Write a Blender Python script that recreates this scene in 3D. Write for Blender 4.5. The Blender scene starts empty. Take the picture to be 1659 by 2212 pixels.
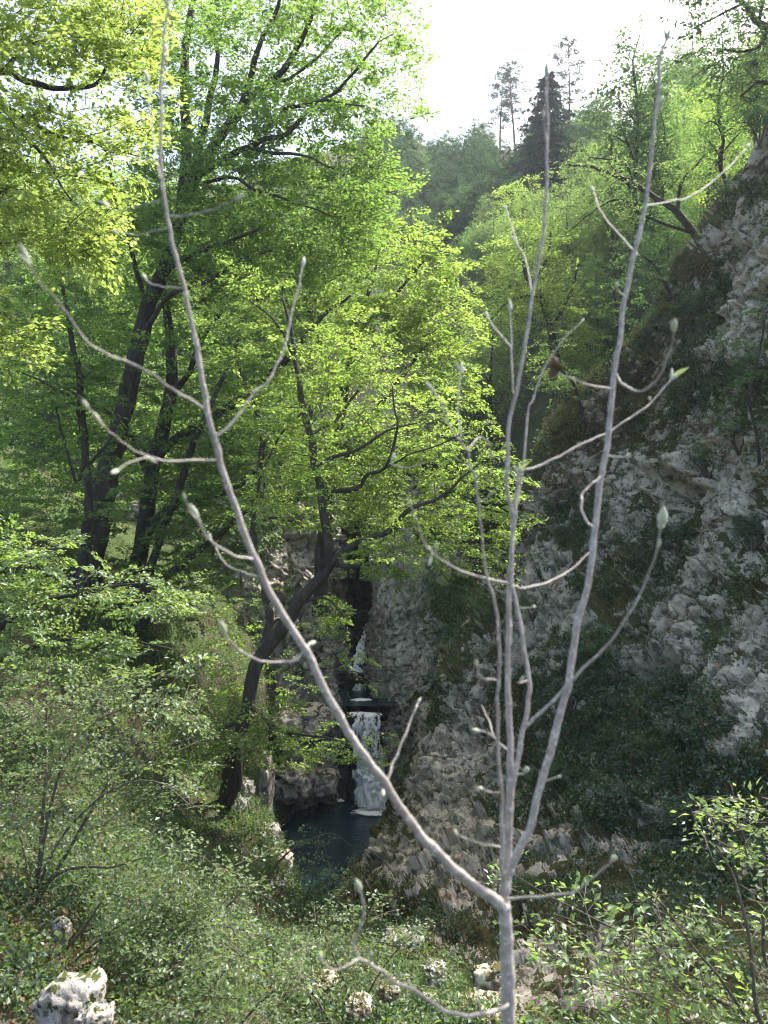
import bpy, math, random
import numpy as np
from mathutils import Vector

rng = np.random.default_rng(7)
random.seed(7)
SC = bpy.context.scene
COL = SC.collection
F, CX, CY = 1736.0, 829.5, 1106.0          # focal length and centre, in pixels of a 1659 x 2212 view


def W(px, py, Y):
    """a sight-line point at the real distance Y metres"""
    return np.array([(px - CX) / F * Y, Y, -(py - CY) / F * Y], float)


def Wa(a):
    a = np.asarray(a, float)
    return np.stack([(a[..., 0] - CX) / F * a[..., 2], a[..., 2], -(a[..., 1] - CY) / F * a[..., 2]], -1)


def proj(P):
    y = np.maximum(P[..., 1], .05)
    return CX + P[..., 0] / y * F, CY - P[..., 2] / y * F


def nrm(v):
    return v / np.maximum(np.linalg.norm(v, axis=-1, keepdims=True), 1e-9)


# ------------------------------------------------------------------ noise
def hsh(i, j, k, s=0):
    h = (i.astype(np.int64) * 374761393 + j.astype(np.int64) * 668265263 + k.astype(np.int64) * 2147483647 + s * 974711) & 0xffffffff
    h = ((h ^ (h >> 13)) * 1274126177) & 0xffffffff
    h = ((h ^ (h >> 15)) * 2246822519) & 0xffffffff
    return h ^ (h >> 16)


def r01(h):
    return (h & 0xffffff) / float(0x1000000)


_G = nrm(np.random.default_rng(3).normal(size=(256, 3)))


def perlin(p, s=0):
    p = np.asarray(p, float)
    f0 = np.floor(p)
    i = f0.astype(np.int64)
    f = p - f0
    u = f * f * f * (f * (f * 6 - 15) + 10)
    out = np.zeros(p.shape[:-1])
    for a in (0, 1):
        wa = u[..., 0] if a else 1 - u[..., 0]
        for b in (0, 1):
            wb = u[..., 1] if b else 1 - u[..., 1]
            for c in (0, 1):
                wc = u[..., 2] if c else 1 - u[..., 2]
                g = _G[hsh(i[..., 0] + a, i[..., 1] + b, i[..., 2] + c, s) & 255]
                d = f - np.array([a, b, c])
                out += wa * wb * wc * (g * d).sum(-1)
    return out * 1.5


def fbm(p, o=4, s=0, g=.5):
    p = np.asarray(p, float)
    t, a, n = 0, 1., 0
    for k in range(o):
        t = t + a * perlin(p * 2.03 ** k, s + k)
        n += a
        a *= g
    return t / n


def cells(p, s=0):
    """faceted blocks: every Voronoi cell is a tilted plane"""
    p = np.asarray(p, float)
    i = np.floor(p).astype(np.int64)
    best = np.full(p.shape[:-1], 9e9)
    second = np.full(p.shape[:-1], 9e9)
    val = np.zeros(p.shape[:-1])
    for a in (-1, 0, 1):
        for b in (-1, 0, 1):
            for c in (-1, 0, 1):
                q = i + np.array([a, b, c])
                h = hsh(q[..., 0], q[..., 1], q[..., 2], s)
                h2, h3 = hsh(q[..., 0], q[..., 1], q[..., 2], s + 51), hsh(q[..., 0], q[..., 1], q[..., 2], s + 97)
                ctr = q + np.stack([r01(h), r01(h2), r01(h3)], -1)
                d = p - ctr
                dd = (d * d).sum(-1)
                m = dd < best
                second = np.where(m, best, np.minimum(second, dd))
                g = _G[h & 255]
                v = r01(h >> 7) - .5 + (g * d).sum(-1) * .9
                val = np.where(m, v, val)
                best = np.where(m, dd, best)
    return val, np.sqrt(second) - np.sqrt(best)


# ------------------------------------------------------------------ meshes
def mesh(name, V, Q, mats=(), smooth=True, attr=None):
    V = np.ascontiguousarray(V, np.float32).reshape(-1, 3)
    Q = np.ascontiguousarray(Q, np.int32)
    k = Q.shape[1]
    me = bpy.data.meshes.new(name)
    me.vertices.add(len(V))
    me.vertices.foreach_set('co', V.ravel())
    me.loops.add(Q.size)
    me.loops.foreach_set('vertex_index', Q.ravel())
    me.polygons.add(len(Q))
    me.polygons.foreach_set('loop_start', np.arange(0, Q.size, k, dtype=np.int32))
    for m in mats:
        me.materials.append(m)
    me.update(calc_edges=True)
    me.polygons.foreach_set('use_smooth', np.full(len(Q), smooth))
    if attr:
        for an, av in attr.items():
            at = me.attributes.new(an, 'FLOAT', 'POINT')
            at.data.foreach_set('value', np.ascontiguousarray(av, np.float32).ravel())
    return me


def obj(name, me, parent=None, base=None):
    o = bpy.data.objects.new(name, me)
    COL.objects.link(o)
    if parent is not None:
        o.parent = parent
    return o


def tag(o, label=None, cat=None, group=None, kind=None):
    if label: o['label'] = label
    if cat: o['category'] = cat
    if group: o['group'] = group
    if kind: o['kind'] = kind
    return o


def thing(name, label, cat, loc=(0, 0, 0), group=None):
    o = bpy.data.objects.new(name, None)
    o.empty_display_size = .2
    o.location = [float(x) for x in loc]
    COL.objects.link(o)
    return tag(o, label, cat, group)


def copy_tree(src, loc, rz=0., s=1., label=None, cat=None, group=None):
    r = src.copy()
    COL.objects.link(r)
    r.location = [float(x) for x in loc]
    r.rotation_euler = (0, 0, rz)
    r.scale = (s, s, s)
    tag(r, label, cat, group)
    for ch in list(src.children):
        c = ch.copy()
        COL.objects.link(c)
        c.parent = r
    return r


class Geo:
    def __init__(self):
        self.V, self.Q, self.n = [], [], 0

    def add(self, V, Q):
        V = np.asarray(V, float).reshape(-1, 3)
        self.V.append(V)
        self.Q.append(np.asarray(Q, np.int64) + self.n)
        self.n += len(V)

    def build(self, name, mat, parent=None, base=None, smooth=True):
        V = np.concatenate(self.V)
        if base is not None:
            V = V - np.asarray(base)
        return obj(name, mesh(name, V, np.concatenate(self.Q), [mat], smooth), parent)


def build_crown(lf, wood, leaf_m, bark_m, parent, base, name):
    """leaves and the thin twigs that carry them: one crown mesh, two materials"""
    Vl, Vw = np.concatenate(lf.V), np.concatenate(wood.V)
    Ql, Qw = np.concatenate(lf.Q), np.concatenate(wood.Q) + len(Vl)
    V = np.concatenate([Vl, Vw])
    if base is not None:
        V = V - np.asarray(base)
    me = mesh(name, V, np.concatenate([Ql, Qw]), [leaf_m, bark_m], False)
    me.polygons.foreach_set('material_index', np.concatenate([np.zeros(len(Ql), np.int32), np.ones(len(Qw), np.int32)]))
    return obj(name, me, parent)


def smooth_line(P, per=4):
    """Catmull-Rom through the points; P may carry extra columns (radius)"""
    P = np.asarray(P, float)
    if len(P) < 3:
        t = np.linspace(0, 1, per + 1)[:, None]
        return P[0] * (1 - t) + P[-1] * t
    E = np.concatenate([[2 * P[0] - P[1]], P, [2 * P[-1] - P[-2]]])
    out = []
    for k in range(1, len(E) - 2):
        p0, p1, p2, p3 = E[k - 1:k + 3]
        for t in np.arange(per) / per:
            out.append(.5 * (2 * p1 + (p2 - p0) * t + (2 * p0 - 5 * p1 + 4 * p2 - p3) * t * t + (3 * p1 - p0 - 3 * p2 + p3) * t ** 3))
    out.append(P[-1])
    return np.array(out)


def tube(geo, P, R, sides=8, bump=0.):
    P = np.asarray(P, float)
    R = np.asarray(R, float)
    T = nrm(np.gradient(P, axis=0))
    a = np.array([1., 0, 0]) if abs(T[0][0]) < .8 else np.array([0, 1., 0])
    ring = []
    n = np.cross(T[0], a)
    n /= np.linalg.norm(n)
    th = np.arange(sides) / sides * 2 * math.pi
    for k in range(len(P)):
        n = n - T[k] * (n @ T[k])
        n /= max(np.linalg.norm(n), 1e-9)
        b = np.cross(T[k], n)
        rr = R[k] * np.ones(sides)
        if bump:
            rr = rr * (1 + bump * perlin(np.stack([np.cos(th) * 1.5, np.sin(th) * 1.5, np.full(sides, k * .35)], -1) + P[0]))
        ring.append(P[k] + rr[:, None] * (np.cos(th)[:, None] * n + np.sin(th)[:, None] * b))
    V = np.concatenate(ring + [P[:1], P[-1:]])
    K = len(P)
    j = np.arange(sides)
    j2 = (j + 1) % sides
    Q = [np.stack([k * sides + j, k * sides + j2, (k + 1) * sides + j2, (k + 1) * sides + j], -1) for k in range(K - 1)]
    e = K * sides + 1
    Q.append(np.stack([(K - 1) * sides + j[::2], (K - 1) * sides + (j[::2] + 1) % sides, (K - 1) * sides + (j[::2] + 2) % sides, np.full(len(j[::2]), e)], -1))
    geo.add(V, np.concatenate(Q))


def twigs(geo, P, R, sides=4):
    """many short tubes at once: P (N,K,3), R (N,K)"""
    N, K, _ = P.shape
    if N == 0:
        return
    T = nrm(P[:, -1] - P[:, 0])
    a = np.where(np.abs(T[:, 2:3]) < .8, np.array([[0, 0, 1.]]), np.array([[1., 0, 0]]))
    n = nrm(np.cross(T, a))
    b = np.cross(T, n)
    th = np.arange(sides) / sides * 2 * math.pi
    off = np.cos(th)[None, :, None] * n[:, None] + np.sin(th)[None, :, None] * b[:, None]      # N,S,3
    V = P[:, :, None, :] + R[:, :, None, None] * off[:, None]
    j = np.arange(sides)
    q = np.concatenate([np.stack([k * sides + j, k * sides + (j + 1) % sides, (k + 1) * sides + (j + 1) % sides, (k + 1) * sides + j], -1) for k in range(K - 1)])
    Q = q[None] + (np.arange(N) * K * sides)[:, None, None]
    geo.add(V.reshape(-1, 3), Q.reshape(-1, 4))


def leaf_quads(geo, B, D, Nn, L, wr=.32, cup=.1):
    """leaves: base points, tip directions, normals, lengths"""
    D = nrm(D)
    S = nrm(np.cross(D, Nn))
    Nn = np.cross(S, D)
    L = np.asarray(L)[:, None]
    m = B + D * L * .45
    V = np.stack([B, m + S * L * wr + Nn * L * cup, B + D * L, m - S * L * wr + Nn * L * cup], 1)
    geo.add(V.reshape(-1, 3), np.arange(len(B) * 4).reshape(-1, 4))


def sprays(geo, C, D, s, n, leaf, tilt=.5, wr=.32, flat=.08, droop=.15, twig=None, width=.85):
    """flat leafy sprays as beech and hornbeam carry them; C starts, D outward directions, s lengths"""
    M = len(C)
    if M == 0:
        return
    D = nrm(D * np.array([1, 1, .45]))
    lat = nrm(np.cross(D, np.array([0, 0, 1.])) + 1e-6)
    up = np.cross(lat, D)
    up = nrm(up + rng.normal(size=(M, 3)) * .18)
    s = np.asarray(s)[:, None]
    u = rng.random((M, n)) ** .8
    v = (rng.random((M, n)) - .5) * width * (1.05 - .55 * u)
    w = rng.normal(size=(M, n)) * flat
    P = C[:, None] + D[:, None] * (u * s)[..., None] + lat[:, None] * (v * s)[..., None] + up[:, None] * ((w - droop * u * u) * s)[..., None]
    ang = v * 1.6 + rng.normal(size=(M, n)) * .6
    d = D[:, None] * np.cos(ang)[..., None] + lat[:, None] * np.sin(ang)[..., None] + rng.normal(size=(M, n, 3)) * .28 - np.array([0, 0, .18])
    nn = up[:, None] + rng.normal(size=(M, n, 3)) * tilt
    L = leaf * (.6 + .8 * rng.random((M, n))) * (.72 + .56 * rng.random((M, 1)))
    leaf_quads(geo, P.reshape(-1, 3), d.reshape(-1, 3), nn.reshape(-1, 3), L.ravel(), wr)
    if twig is not None:
        t = np.array([0, .5, 1.])
        TP = C[:, None] + D[:, None] * (t * s)[..., None] - up[:, None] * (droop * t * t * s)[..., None]
        r = leaf * .09
        twigs(twig, TP, np.tile(np.array([r, r * .7, r * .25]), (M, 1)), 3)
        for sg in (-1, 1):
            a0 = C[:, None] + D[:, None] * (np.array([.3, .45, .6]) * s)[..., None]
            a0[:, 1] += lat * sg * .17 * s
            a0[:, 2] += lat * sg * .36 * s - up * .06 * s
            twigs(twig, a0, np.tile(np.array([r * .6, r * .4, r * .2]), (M, 1)), 3)


def inpoly(x, y, poly):
    c = np.zeros(x.shape, bool)
    n = len(poly)
    for k in range(n):
        x1, y1 = poly[k]
        x2, y2 = poly[(k + 1) % n]
        if y1 == y2:
            continue
        m = ((y1 > y) != (y2 > y)) & (x < (x2 - x1) * (y - y1) / (y2 - y1) + x1)
        c ^= m
    return c


def crown_points(poly, Y, dY, n, thr=-.05, freq=(.9, .9, 1.9), seed=0):
    """points filling a crown outline through its depth, clumped into layers with gaps"""
    poly = np.asarray(poly, float)
    lo, hi = poly.min(0), poly.max(0)
    out = []
    need = n
    for _ in range(60):
        k = need * 6 + 50
        x = lo[0] + rng.random(k) * (hi[0] - lo[0])
        y = lo[1] + rng.random(k) * (hi[1] - lo[1])
        wob = 14.
        ok = inpoly(x + rng.normal(size=k) * wob, y + rng.normal(size=k) * wob, poly)
        x, y = x[ok], y[ok]
        d = Y + np.clip(rng.normal(size=len(x)), -1.9, 1.9) * dY * .55
        P = Wa(np.stack([x, y, d], -1))
        nz = fbm(P * np.array(freq), 2, seed) + .25 * fbm(P * .35, 2, seed + 9)
        P = P[nz > thr]
        out.append(P)
        need -= len(P)
        if need <= 0:
            break
    return np.concatenate(out)[:n]


def grow(limbs, pts, wood, leafgeo, s, nleaf, leaf, rad=.006, taper=.5, tilt=.5, flat=.08, droop=.15, wr=.32, width=.85, twig=True, lift=0., nodes_r=.35):
    """carry every spray back to the nearest wood: side branches join limbs, then one another"""
    N0 = np.concatenate([l[:, :3] for l in limbs])
    R0 = np.concatenate([l[:, 3] for l in limbs])
    d0 = np.empty(len(pts))
    for k in range(0, len(pts), 256):
        d0[k:k + 256] = ((pts[k:k + 256, None] - N0[None]) ** 2).sum(-1).min(1)
    order = np.argsort(d0)
    cap = len(N0) + len(pts) * 3
    nodes = np.empty((cap, 3))
    nrad = np.empty(cap)
    nodes[:len(N0)] = N0
    nrad[:len(N0)] = R0
    m = len(N0)
    TP, TR, D = [], [], []
    for k in order:
        p = pts[k]
        dv = nodes[:m] - p
        dd = np.sqrt((dv * dv).sum(1))
        cost = dd + np.maximum(dv[:, 2], 0) * .7      # wood comes from below or from inside
        a = int(cost.argmin())
        q = nodes[a]
        L = dd[a]
        h = rng.normal(size=3) * L * .1
        m1 = q + (p - q) * .38 + h + np.array([0, 0, .06 * L + lift * L])
        m2 = q + (p - q) * .72 + h * .6 + np.array([0, 0, .05 * L])
        r = min(nrad[a] * .75, rad * (.6 + 1.1 * L))
        TP.append([q, m1, m2, p])
        TR.append([r, r * .8, r * .62, r * taper])
        D.append(p - m1)
        nodes[m:m + 3] = [m1, m2, p]
        nrad[m:m + 3] = [r * .8, r * .62, r * .5]
        m += 3
    TP, TR, D = np.array(TP), np.array(TR), np.array(D)
    twigs(wood, TP, TR, 4)
    d = D + rng.normal(size=D.shape) * np.linalg.norm(D, axis=1, keepdims=True) * nodes_r + rng.normal(size=D.shape) * .05
    sl = s * (.6 + .8 * rng.random(len(pts)))
    C = pts[order] - nrm(d * np.array([1, 1, .4])) * (sl * .35)[:, None]
    C = .5 * C + .5 * pts[order]
    sprays(leafgeo, C, d, sl, nleaf, leaf, tilt, wr, flat, droop, wood if twig else None, width)


def limb(pts, per=4, wob=0.):
    """(px, py, Y, radius in px) -> world x, y, z, radius"""
    a = np.asarray(pts, float)
    P = Wa(a[:, :3])
    l = np.concatenate([P, (a[:, 3] * a[:, 2] / F)[:, None]], 1)
    l = smooth_line(l, per)
    l[:, 3] = np.maximum(l[:, 3], .003)
    if wob:
        l[:, :3] += wob * np.stack([perlin(l[:, :3] * 1.7 + k * 7.3) for k in range(3)], -1) * np.minimum(1, np.arange(len(l)) / 3)[:, None]
    return l


# ------------------------------------------------------------------ lofted terrain
def _cr(A, n):
    """Catmull-Rom along axis 0, n points"""
    K = len(A)
    E = np.concatenate([[2 * A[0] - A[1]], A, [2 * A[-1] - A[-2]]])
    seg = np.linalg.norm(np.diff(A, axis=0), axis=-1)          # spend grid lines where the sheet is long
    seg = (seg.reshape(K - 1, -1).mean(1) + 1e-6) ** .75
    t = np.interp(np.linspace(0, 1, n), np.concatenate([[0], np.cumsum(seg)]) / seg.sum(), np.arange(K)).clip(0, K - 1 - 1e-6)
    i = t.astype(int)
    f = (t - i).reshape(-1, *([1] * (A.ndim - 1)))
    p0, p1, p2, p3 = E[i], E[i + 1], E[i + 2], E[i + 3]
    return .5 * (2 * p1 + (p2 - p0) * f + (2 * p0 - 5 * p1 + 4 * p2 - p3) * f * f + (3 * p1 - p0 - 3 * p2 + p3) * f ** 3)


def loft(ctrl, nr, nc, world=False):
    A = np.asarray(ctrl, float)
    P = A if world else Wa(A)
    P = _cr(P, nr)
    P = _cr(P.swapaxes(0, 1), nc).swapaxes(0, 1)
    return P


def gnormals(P):
    du = np.gradient(P, axis=0)
    dv = np.gradient(P, axis=1)
    return nrm(np.cross(dv, du))


def face_cam(N, P):
    """one sign for the whole sheet, so the normals look at the open side"""
    s = np.sign(np.median((N * -P).sum(-1)))
    return N * s


def grid_quads(nr, nc):
    i = np.arange(nr * nc).reshape(nr, nc)
    return np.stack([i[:-1, :-1], i[1:, :-1], i[1:, 1:], i[:-1, 1:]], -1).reshape(-1, 4)


STR = nrm(np.array([[.55, .25, .80], [-.35, .9, .0], [.72, .25, -.6]]))   # bedding axes, dipping steeply


def rock_disp(P, s=0, big=.55, mid=.32, small=.10):
    q = np.stack([P @ STR[0], P @ STR[1], P @ STR[2]], -1)
    warp = np.stack([fbm(P * .5 + k * 13.1, 3, s + k) for k in range(3)], -1)
    q = q + warp * .7
    c1, e1 = cells(q * np.array([.22, .45, .6]), s)
    c2, e2 = cells(q * np.array([.95, 1.35, 1.6]) + warp, s + 5)
    c3, e3 = cells(q * np.array([2.9, 3.6, 4.0]) + warp * 2, s + 9)
    d = big * (c1 * .9 + fbm(P * .22, 3, s + 20)) + mid * c2 + small * c3
    d -= mid * .9 * np.exp(-(e2 / .05) ** 2) * (fbm(P * .6, 2, s + 40) > .02)
    d -= small * .9 * np.exp(-(e3 / .09) ** 2) * (fbm(P * .9, 2, s + 41) > -.05)
    d += .07 * fbm(P * 3.0, 4, s + 30, .6) + .05 * fbm(P * 9, 2, s + 31)
    return d
EXPOSURE = 2.3
# ------------------------------------------------------------------ materials
def mat(name):
    m = bpy.data.materials.new(name)
    m.use_nodes = True
    nt = m.node_tree
    nt.nodes.clear()
    out = nt.nodes.new('ShaderNodeOutputMaterial')
    return m, nt, out


def node(nt, t, **kw):
    n = nt.nodes.new(t)
    for k, v in kw.items():
        if k.startswith('i_'):
            n.inputs[k[2:].replace('_', ' ')].default_value = v
        else:
            setattr(n, k, v)
    return n


def ramp(nt, stops):
    r = nt.nodes.new('ShaderNodeValToRGB')
    e = r.color_ramp.elements
    while len(e) < len(stops):
        e.new(.5)
    for k, (p, c) in enumerate(stops):
        e[k].position = p
        e[k].color = (*c, 1)
    return r


def leaf_mat(name, cols, trans, tmix=.5, gloss=.06, rough=.45):
    """cols: reflected colours, trans: light passed through"""
    m, nt, out = mat(name)
    g = node(nt, 'ShaderNodeNewGeometry')
    oi = node(nt, 'ShaderNodeObjectInfo')
    ad = node(nt, 'ShaderNodeMath', operation='MULTIPLY_ADD')
    nt.links.new(oi.outputs['Random'], ad.inputs[0])
    ad.inputs[1].default_value = .35
    nt.links.new(g.outputs['Random Per Island'], ad.inputs[2])
    md = node(nt, 'ShaderNodeMath', operation='FRACT')
    nt.links.new(ad.outputs[0], md.inputs[0])
    k = len(cols) - 1
    r1 = ramp(nt, [(i / k, c) for i, c in enumerate(cols)])
    k = len(trans) - 1
    r2 = ramp(nt, [(i / k, c) for i, c in enumerate(trans)])
    nt.links.new(md.outputs[0], r1.inputs[0])
    nt.links.new(md.outputs[0], r2.inputs[0])
    d = node(nt, 'ShaderNodeBsdfDiffuse')
    t = node(nt, 'ShaderNodeBsdfTranslucent')
    nt.links.new(r1.outputs[0], d.inputs[0])
    nt.links.new(r2.outputs[0], t.inputs[0])
    mx = node(nt, 'ShaderNodeMixShader')
    mx.inputs[0].default_value = tmix
    nt.links.new(d.outputs[0], mx.inputs[1])
    nt.links.new(t.outputs[0], mx.inputs[2])
    gl = node(nt, 'ShaderNodeBsdfGlossy')
    gl.inputs['Color'].default_value = (.9, .95, 1, 1)
    gl.inputs['Roughness'].default_value = rough
    m2 = node(nt, 'ShaderNodeMixShader')
    m2.inputs[0].default_value = gloss
    nt.links.new(mx.outputs[0], m2.inputs[1])
    nt.links.new(gl.outputs[0], m2.inputs[2])
    nt.links.new(m2.outputs[0], out.inputs[0])
    return m


def noise(nt, vec, scale, detail=6, rough=.6, dist=0.):
    n = node(nt, 'ShaderNodeTexNoise')
    n.inputs['Scale'].default_value = scale
    n.inputs['Detail'].default_value = detail
    n.inputs['Roughness'].default_value = rough
    n.inputs['Distortion'].default_value = dist
    nt.links.new(vec, n.inputs['Vector'])
    return n


def mixc(nt, fac, a, b):
    m = node(nt, 'ShaderNodeMix', data_type='RGBA')
    for s, v in ((0, fac), (6, a), (7, b)):
        if isinstance(v, (int, float)):
            m.inputs[s].default_value = v
        elif isinstance(v, tuple):
            m.inputs[s].default_value = (*v, 1)
        else:
            nt.links.new(v, m.inputs[s])
    return m.outputs[2]


def sstep(nt, v, a, b):
    n = node(nt, 'ShaderNodeMapRange', interpolation_type='SMOOTHSTEP')
    n.inputs[1].default_value = a
    n.inputs[2].default_value = b
    nt.links.new(v, n.inputs[0])
    return n.outputs[0]


def rock_mat(name, light, mid, dark, moss=(.035, .05, .012), bump=.5, scale=1.):
    m, nt, out = mat(name)
    tc = node(nt, 'ShaderNodeTexCoord').outputs['Object']
    n1 = noise(nt, tc, .55 * scale, 8, .65, .3)
    n2 = noise(nt, tc, 3.2 * scale, 10, .7, .2)
    n3 = noise(nt, tc, 14 * scale, 6, .7)
    mp = node(nt, 'ShaderNodeMapping')
    mp.inputs['Scale'].default_value = (1.2, 1.2, .18)
    nt.links.new(tc, mp.inputs[0])
    n4 = noise(nt, mp.outputs[0], 1.6 * scale, 6, .6)
    c = mixc(nt, sstep(nt, n1.outputs[0], .35, .65), mid, light)
    c = mixc(nt, sstep(nt, n2.outputs[0], .49, .60), c, dark)
    c = mixc(nt, sstep(nt, n4.outputs[0], .56, .72), c, tuple(x * .62 for x in mid))
    n6 = noise(nt, tc, 1.5 * scale, 14, .72, .4)
    c = mixc(nt, sstep(nt, n6.outputs[0], .535, .60), c, tuple(.55 * x + .45 * y for x, y in zip(dark, mid)))
    n5 = noise(nt, tc, 1.1 * scale, 4, .6)
    c = mixc(nt, sstep(nt, n5.outputs[0], .6, .72), c, (mid[0] * 1.05, mid[1] * .86, mid[2] * .66))
    at = node(nt, 'ShaderNodeAttribute', attribute_name='moss')
    ad = node(nt, 'ShaderNodeMath', operation='ADD')
    nt.links.new(at.outputs['Fac'], ad.inputs[0])
    nt.links.new(n2.outputs[0], ad.inputs[1])
    mc = mixc(nt, n3.outputs[0], moss, tuple(x * 1.9 for x in (moss[0] * 1.25, moss[1], moss[2])))
    c = mixc(nt, sstep(nt, ad.outputs[0], .96, 1.02), c, mc)
    b = node(nt, 'ShaderNodeBsdfPrincipled')
    b.inputs['Roughness'].default_value = .9
    b.inputs['Specular IOR Level'].default_value = .25
    nt.links.new(c, b.inputs['Base Color'])
    h = node(nt, 'ShaderNodeMath', operation='MULTIPLY_ADD')
    nt.links.new(n2.outputs[0], h.inputs[0])
    h.inputs[1].default_value = 2.
    nt.links.new(n3.outputs[0], h.inputs[2])
    bp = node(nt, 'ShaderNodeBump')
    bp.inputs['Strength'].default_value = bump
    bp.inputs['Distance'].default_value = .12 / scale
    nt.links.new(h.outputs[0], bp.inputs['Height'])
    nt.links.new(bp.outputs[0], b.inputs['Normal'])
    nt.links.new(b.outputs[0], out.inputs[0])
    return m


def bark_mat(name, a, b_, scale=1., moss=0., bump=.6):
    m, nt, out = mat(name)
    tc = node(nt, 'ShaderNodeTexCoord').outputs['Object']
    mp = node(nt, 'ShaderNodeMapping')
    mp.inputs['Scale'].default_value = (3, 3, .8)
    nt.links.new(tc, mp.inputs[0])
    n1 = noise(nt, mp.outputs[0], 2.5 * scale, 8, .65, .4)
    n2 = noise(nt, tc, 1.2 * scale, 4)
    c = mixc(nt, sstep(nt, n1.outputs[0], .35, .65), a, b_)
    if moss:
        c = mixc(nt, sstep(nt, n2.outputs[0], .62 - moss, .75 - moss), c, (.035, .05, .012))
    b = node(nt, 'ShaderNodeBsdfPrincipled')
    b.inputs['Roughness'].default_value = .85
    b.inputs['Specular IOR Level'].default_value = .2
    nt.links.new(c, b.inputs['Base Color'])
    bp = node(nt, 'ShaderNodeBump')
    bp.inputs['Strength'].default_value = bump
    bp.inputs['Distance'].default_value = .04 / scale
    nt.links.new(n1.outputs[0], bp.inputs['Height'])
    nt.links.new(bp.outputs[0], b.inputs['Normal'])
    nt.links.new(b.outputs[0], out.inputs[0])
    return m


M = {}
M['beech'] = leaf_mat('beech_leaf', [(.05, .10, .025), (.07, .13, .032), (.095, .155, .04)], [(.22, .40, .06), (.30, .50, .09), (.40, .58, .12)], .52, .03, .5)
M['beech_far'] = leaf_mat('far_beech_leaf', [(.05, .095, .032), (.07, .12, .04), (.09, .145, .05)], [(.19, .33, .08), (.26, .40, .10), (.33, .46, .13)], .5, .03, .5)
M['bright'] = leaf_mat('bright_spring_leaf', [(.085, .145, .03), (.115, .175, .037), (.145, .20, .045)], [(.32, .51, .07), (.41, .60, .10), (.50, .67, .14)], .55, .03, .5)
M['lime'] = leaf_mat('lime_leaf', [(.095, .15, .04), (.13, .18, .05), (.165, .21, .065)], [(.36, .51, .09), (.45, .60, .12), (.53, .66, .16)], .52, .03, .5)
M['shrub'] = leaf_mat('shrub_leaf', [(.055, .095, .03), (.075, .12, .04), (.105, .15, .052)], [(.19, .31, .07), (.26, .38, .09), (.34, .45, .12)], .45, .035, .5)
M['near'] = leaf_mat('fresh_near_leaf', [(.07, .135, .038), (.10, .17, .05), (.14, .205, .065)], [(.28, .45, .08), (.36, .52, .10), (.43, .57, .14)], .5, .05, .45)
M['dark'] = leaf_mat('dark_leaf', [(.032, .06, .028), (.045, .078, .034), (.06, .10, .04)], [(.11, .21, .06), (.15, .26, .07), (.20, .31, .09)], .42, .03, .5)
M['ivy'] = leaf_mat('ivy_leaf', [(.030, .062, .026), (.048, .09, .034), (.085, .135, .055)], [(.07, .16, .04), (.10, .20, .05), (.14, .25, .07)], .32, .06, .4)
M['shade'] = leaf_mat('painted_shade_leaf', [(.022, .048, .026), (.032, .062, .032), (.045, .078, .038)], [(.06, .13, .055), (.085, .165, .065), (.11, .20, .075)], .42, .02, .5)  # shade of the far slope is put into this darker, bluer leaf colour
M['cliffshrub'] = leaf_mat('cliff_shrub_leaf', [(.05, .10, .035), (.07, .13, .04), (.09, .16, .05)], [(.15, .32, .07), (.2, .39, .08), (.26, .44, .1)], .42, .04, .5)
M['grass'] = leaf_mat('dry_grass', [(.11, .115, .04), (.17, .15, .065), (.24, .20, .10)], [(.12, .15, .04), (.18, .18, .06), (.24, .22, .09)], .35, .02, .6)
M['lushgrass'] = leaf_mat('lush_grass', [(.08, .12, .025), (.13, .165, .04), (.20, .20, .07)], [(.25, .36, .05), (.34, .42, .08), (.42, .42, .14)], .45, .02, .6)
M['litter'] = leaf_mat('leaf_litter', [(.08, .05, .025), (.14, .085, .045), (.20, .13, .07)], [(.1, .06, .02), (.14, .09, .03), (.2, .13, .05)], .2, .02, .6)
M['needle'] = leaf_mat('needle', [(.016, .032, .018), (.024, .042, .022), (.03, .052, .026)], [(.03, .06, .025), (.04, .08, .03), (.05, .09, .035)], .25, .05)
M['pine'] = leaf_mat('pine_needle', [(.03, .05, .026), (.045, .066, .034), (.055, .08, .04)], [(.07, .11, .05), (.09, .14, .06), (.11, .16, .07)], .3, .05)
M['limestone'] = rock_mat('limestone', (.68, .60, .485), (.46, .40, .315), (.13, .114, .088), moss=(.05, .056, .02))
M['gorge'] = rock_mat('gorge_limestone', (.50, .45, .385), (.34, .305, .26), (.10, .09, .078))
M['bed'] = rock_mat('dark_bed_rock', (.07, .07, .07), (.045, .045, .045), (.02, .02, .02))  # very dark rock tones, as rough as the other stone
M['boulder'] = rock_mat('boulder_limestone', (.44, .42, .385), (.28, .265, .24), (.075, .07, .06), scale=2.2)
M['soil'] = rock_mat('mossy_soil', (.10, .085, .055), (.06, .055, .03), (.035, .028, .018), moss=(.03, .055, .012))
M['forestfloor'] = rock_mat('forest_floor', (.08, .075, .045), (.05, .055, .028), (.03, .03, .018), moss=(.02, .04, .012))
M['bark'] = bark_mat('dark_bark', (.035, .030, .026), (.075, .066, .056), 1., .06)
M['barkfar'] = bark_mat('far_bark', (.05, .045, .04), (.10, .09, .08), .6)
M['barkshrub'] = bark_mat('shrub_bark', (.06, .05, .04), (.14, .12, .10), 4.)
M['pinebark'] = bark_mat('pine_bark', (.14, .09, .06), (.20, .14, .10), 1.)


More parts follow.
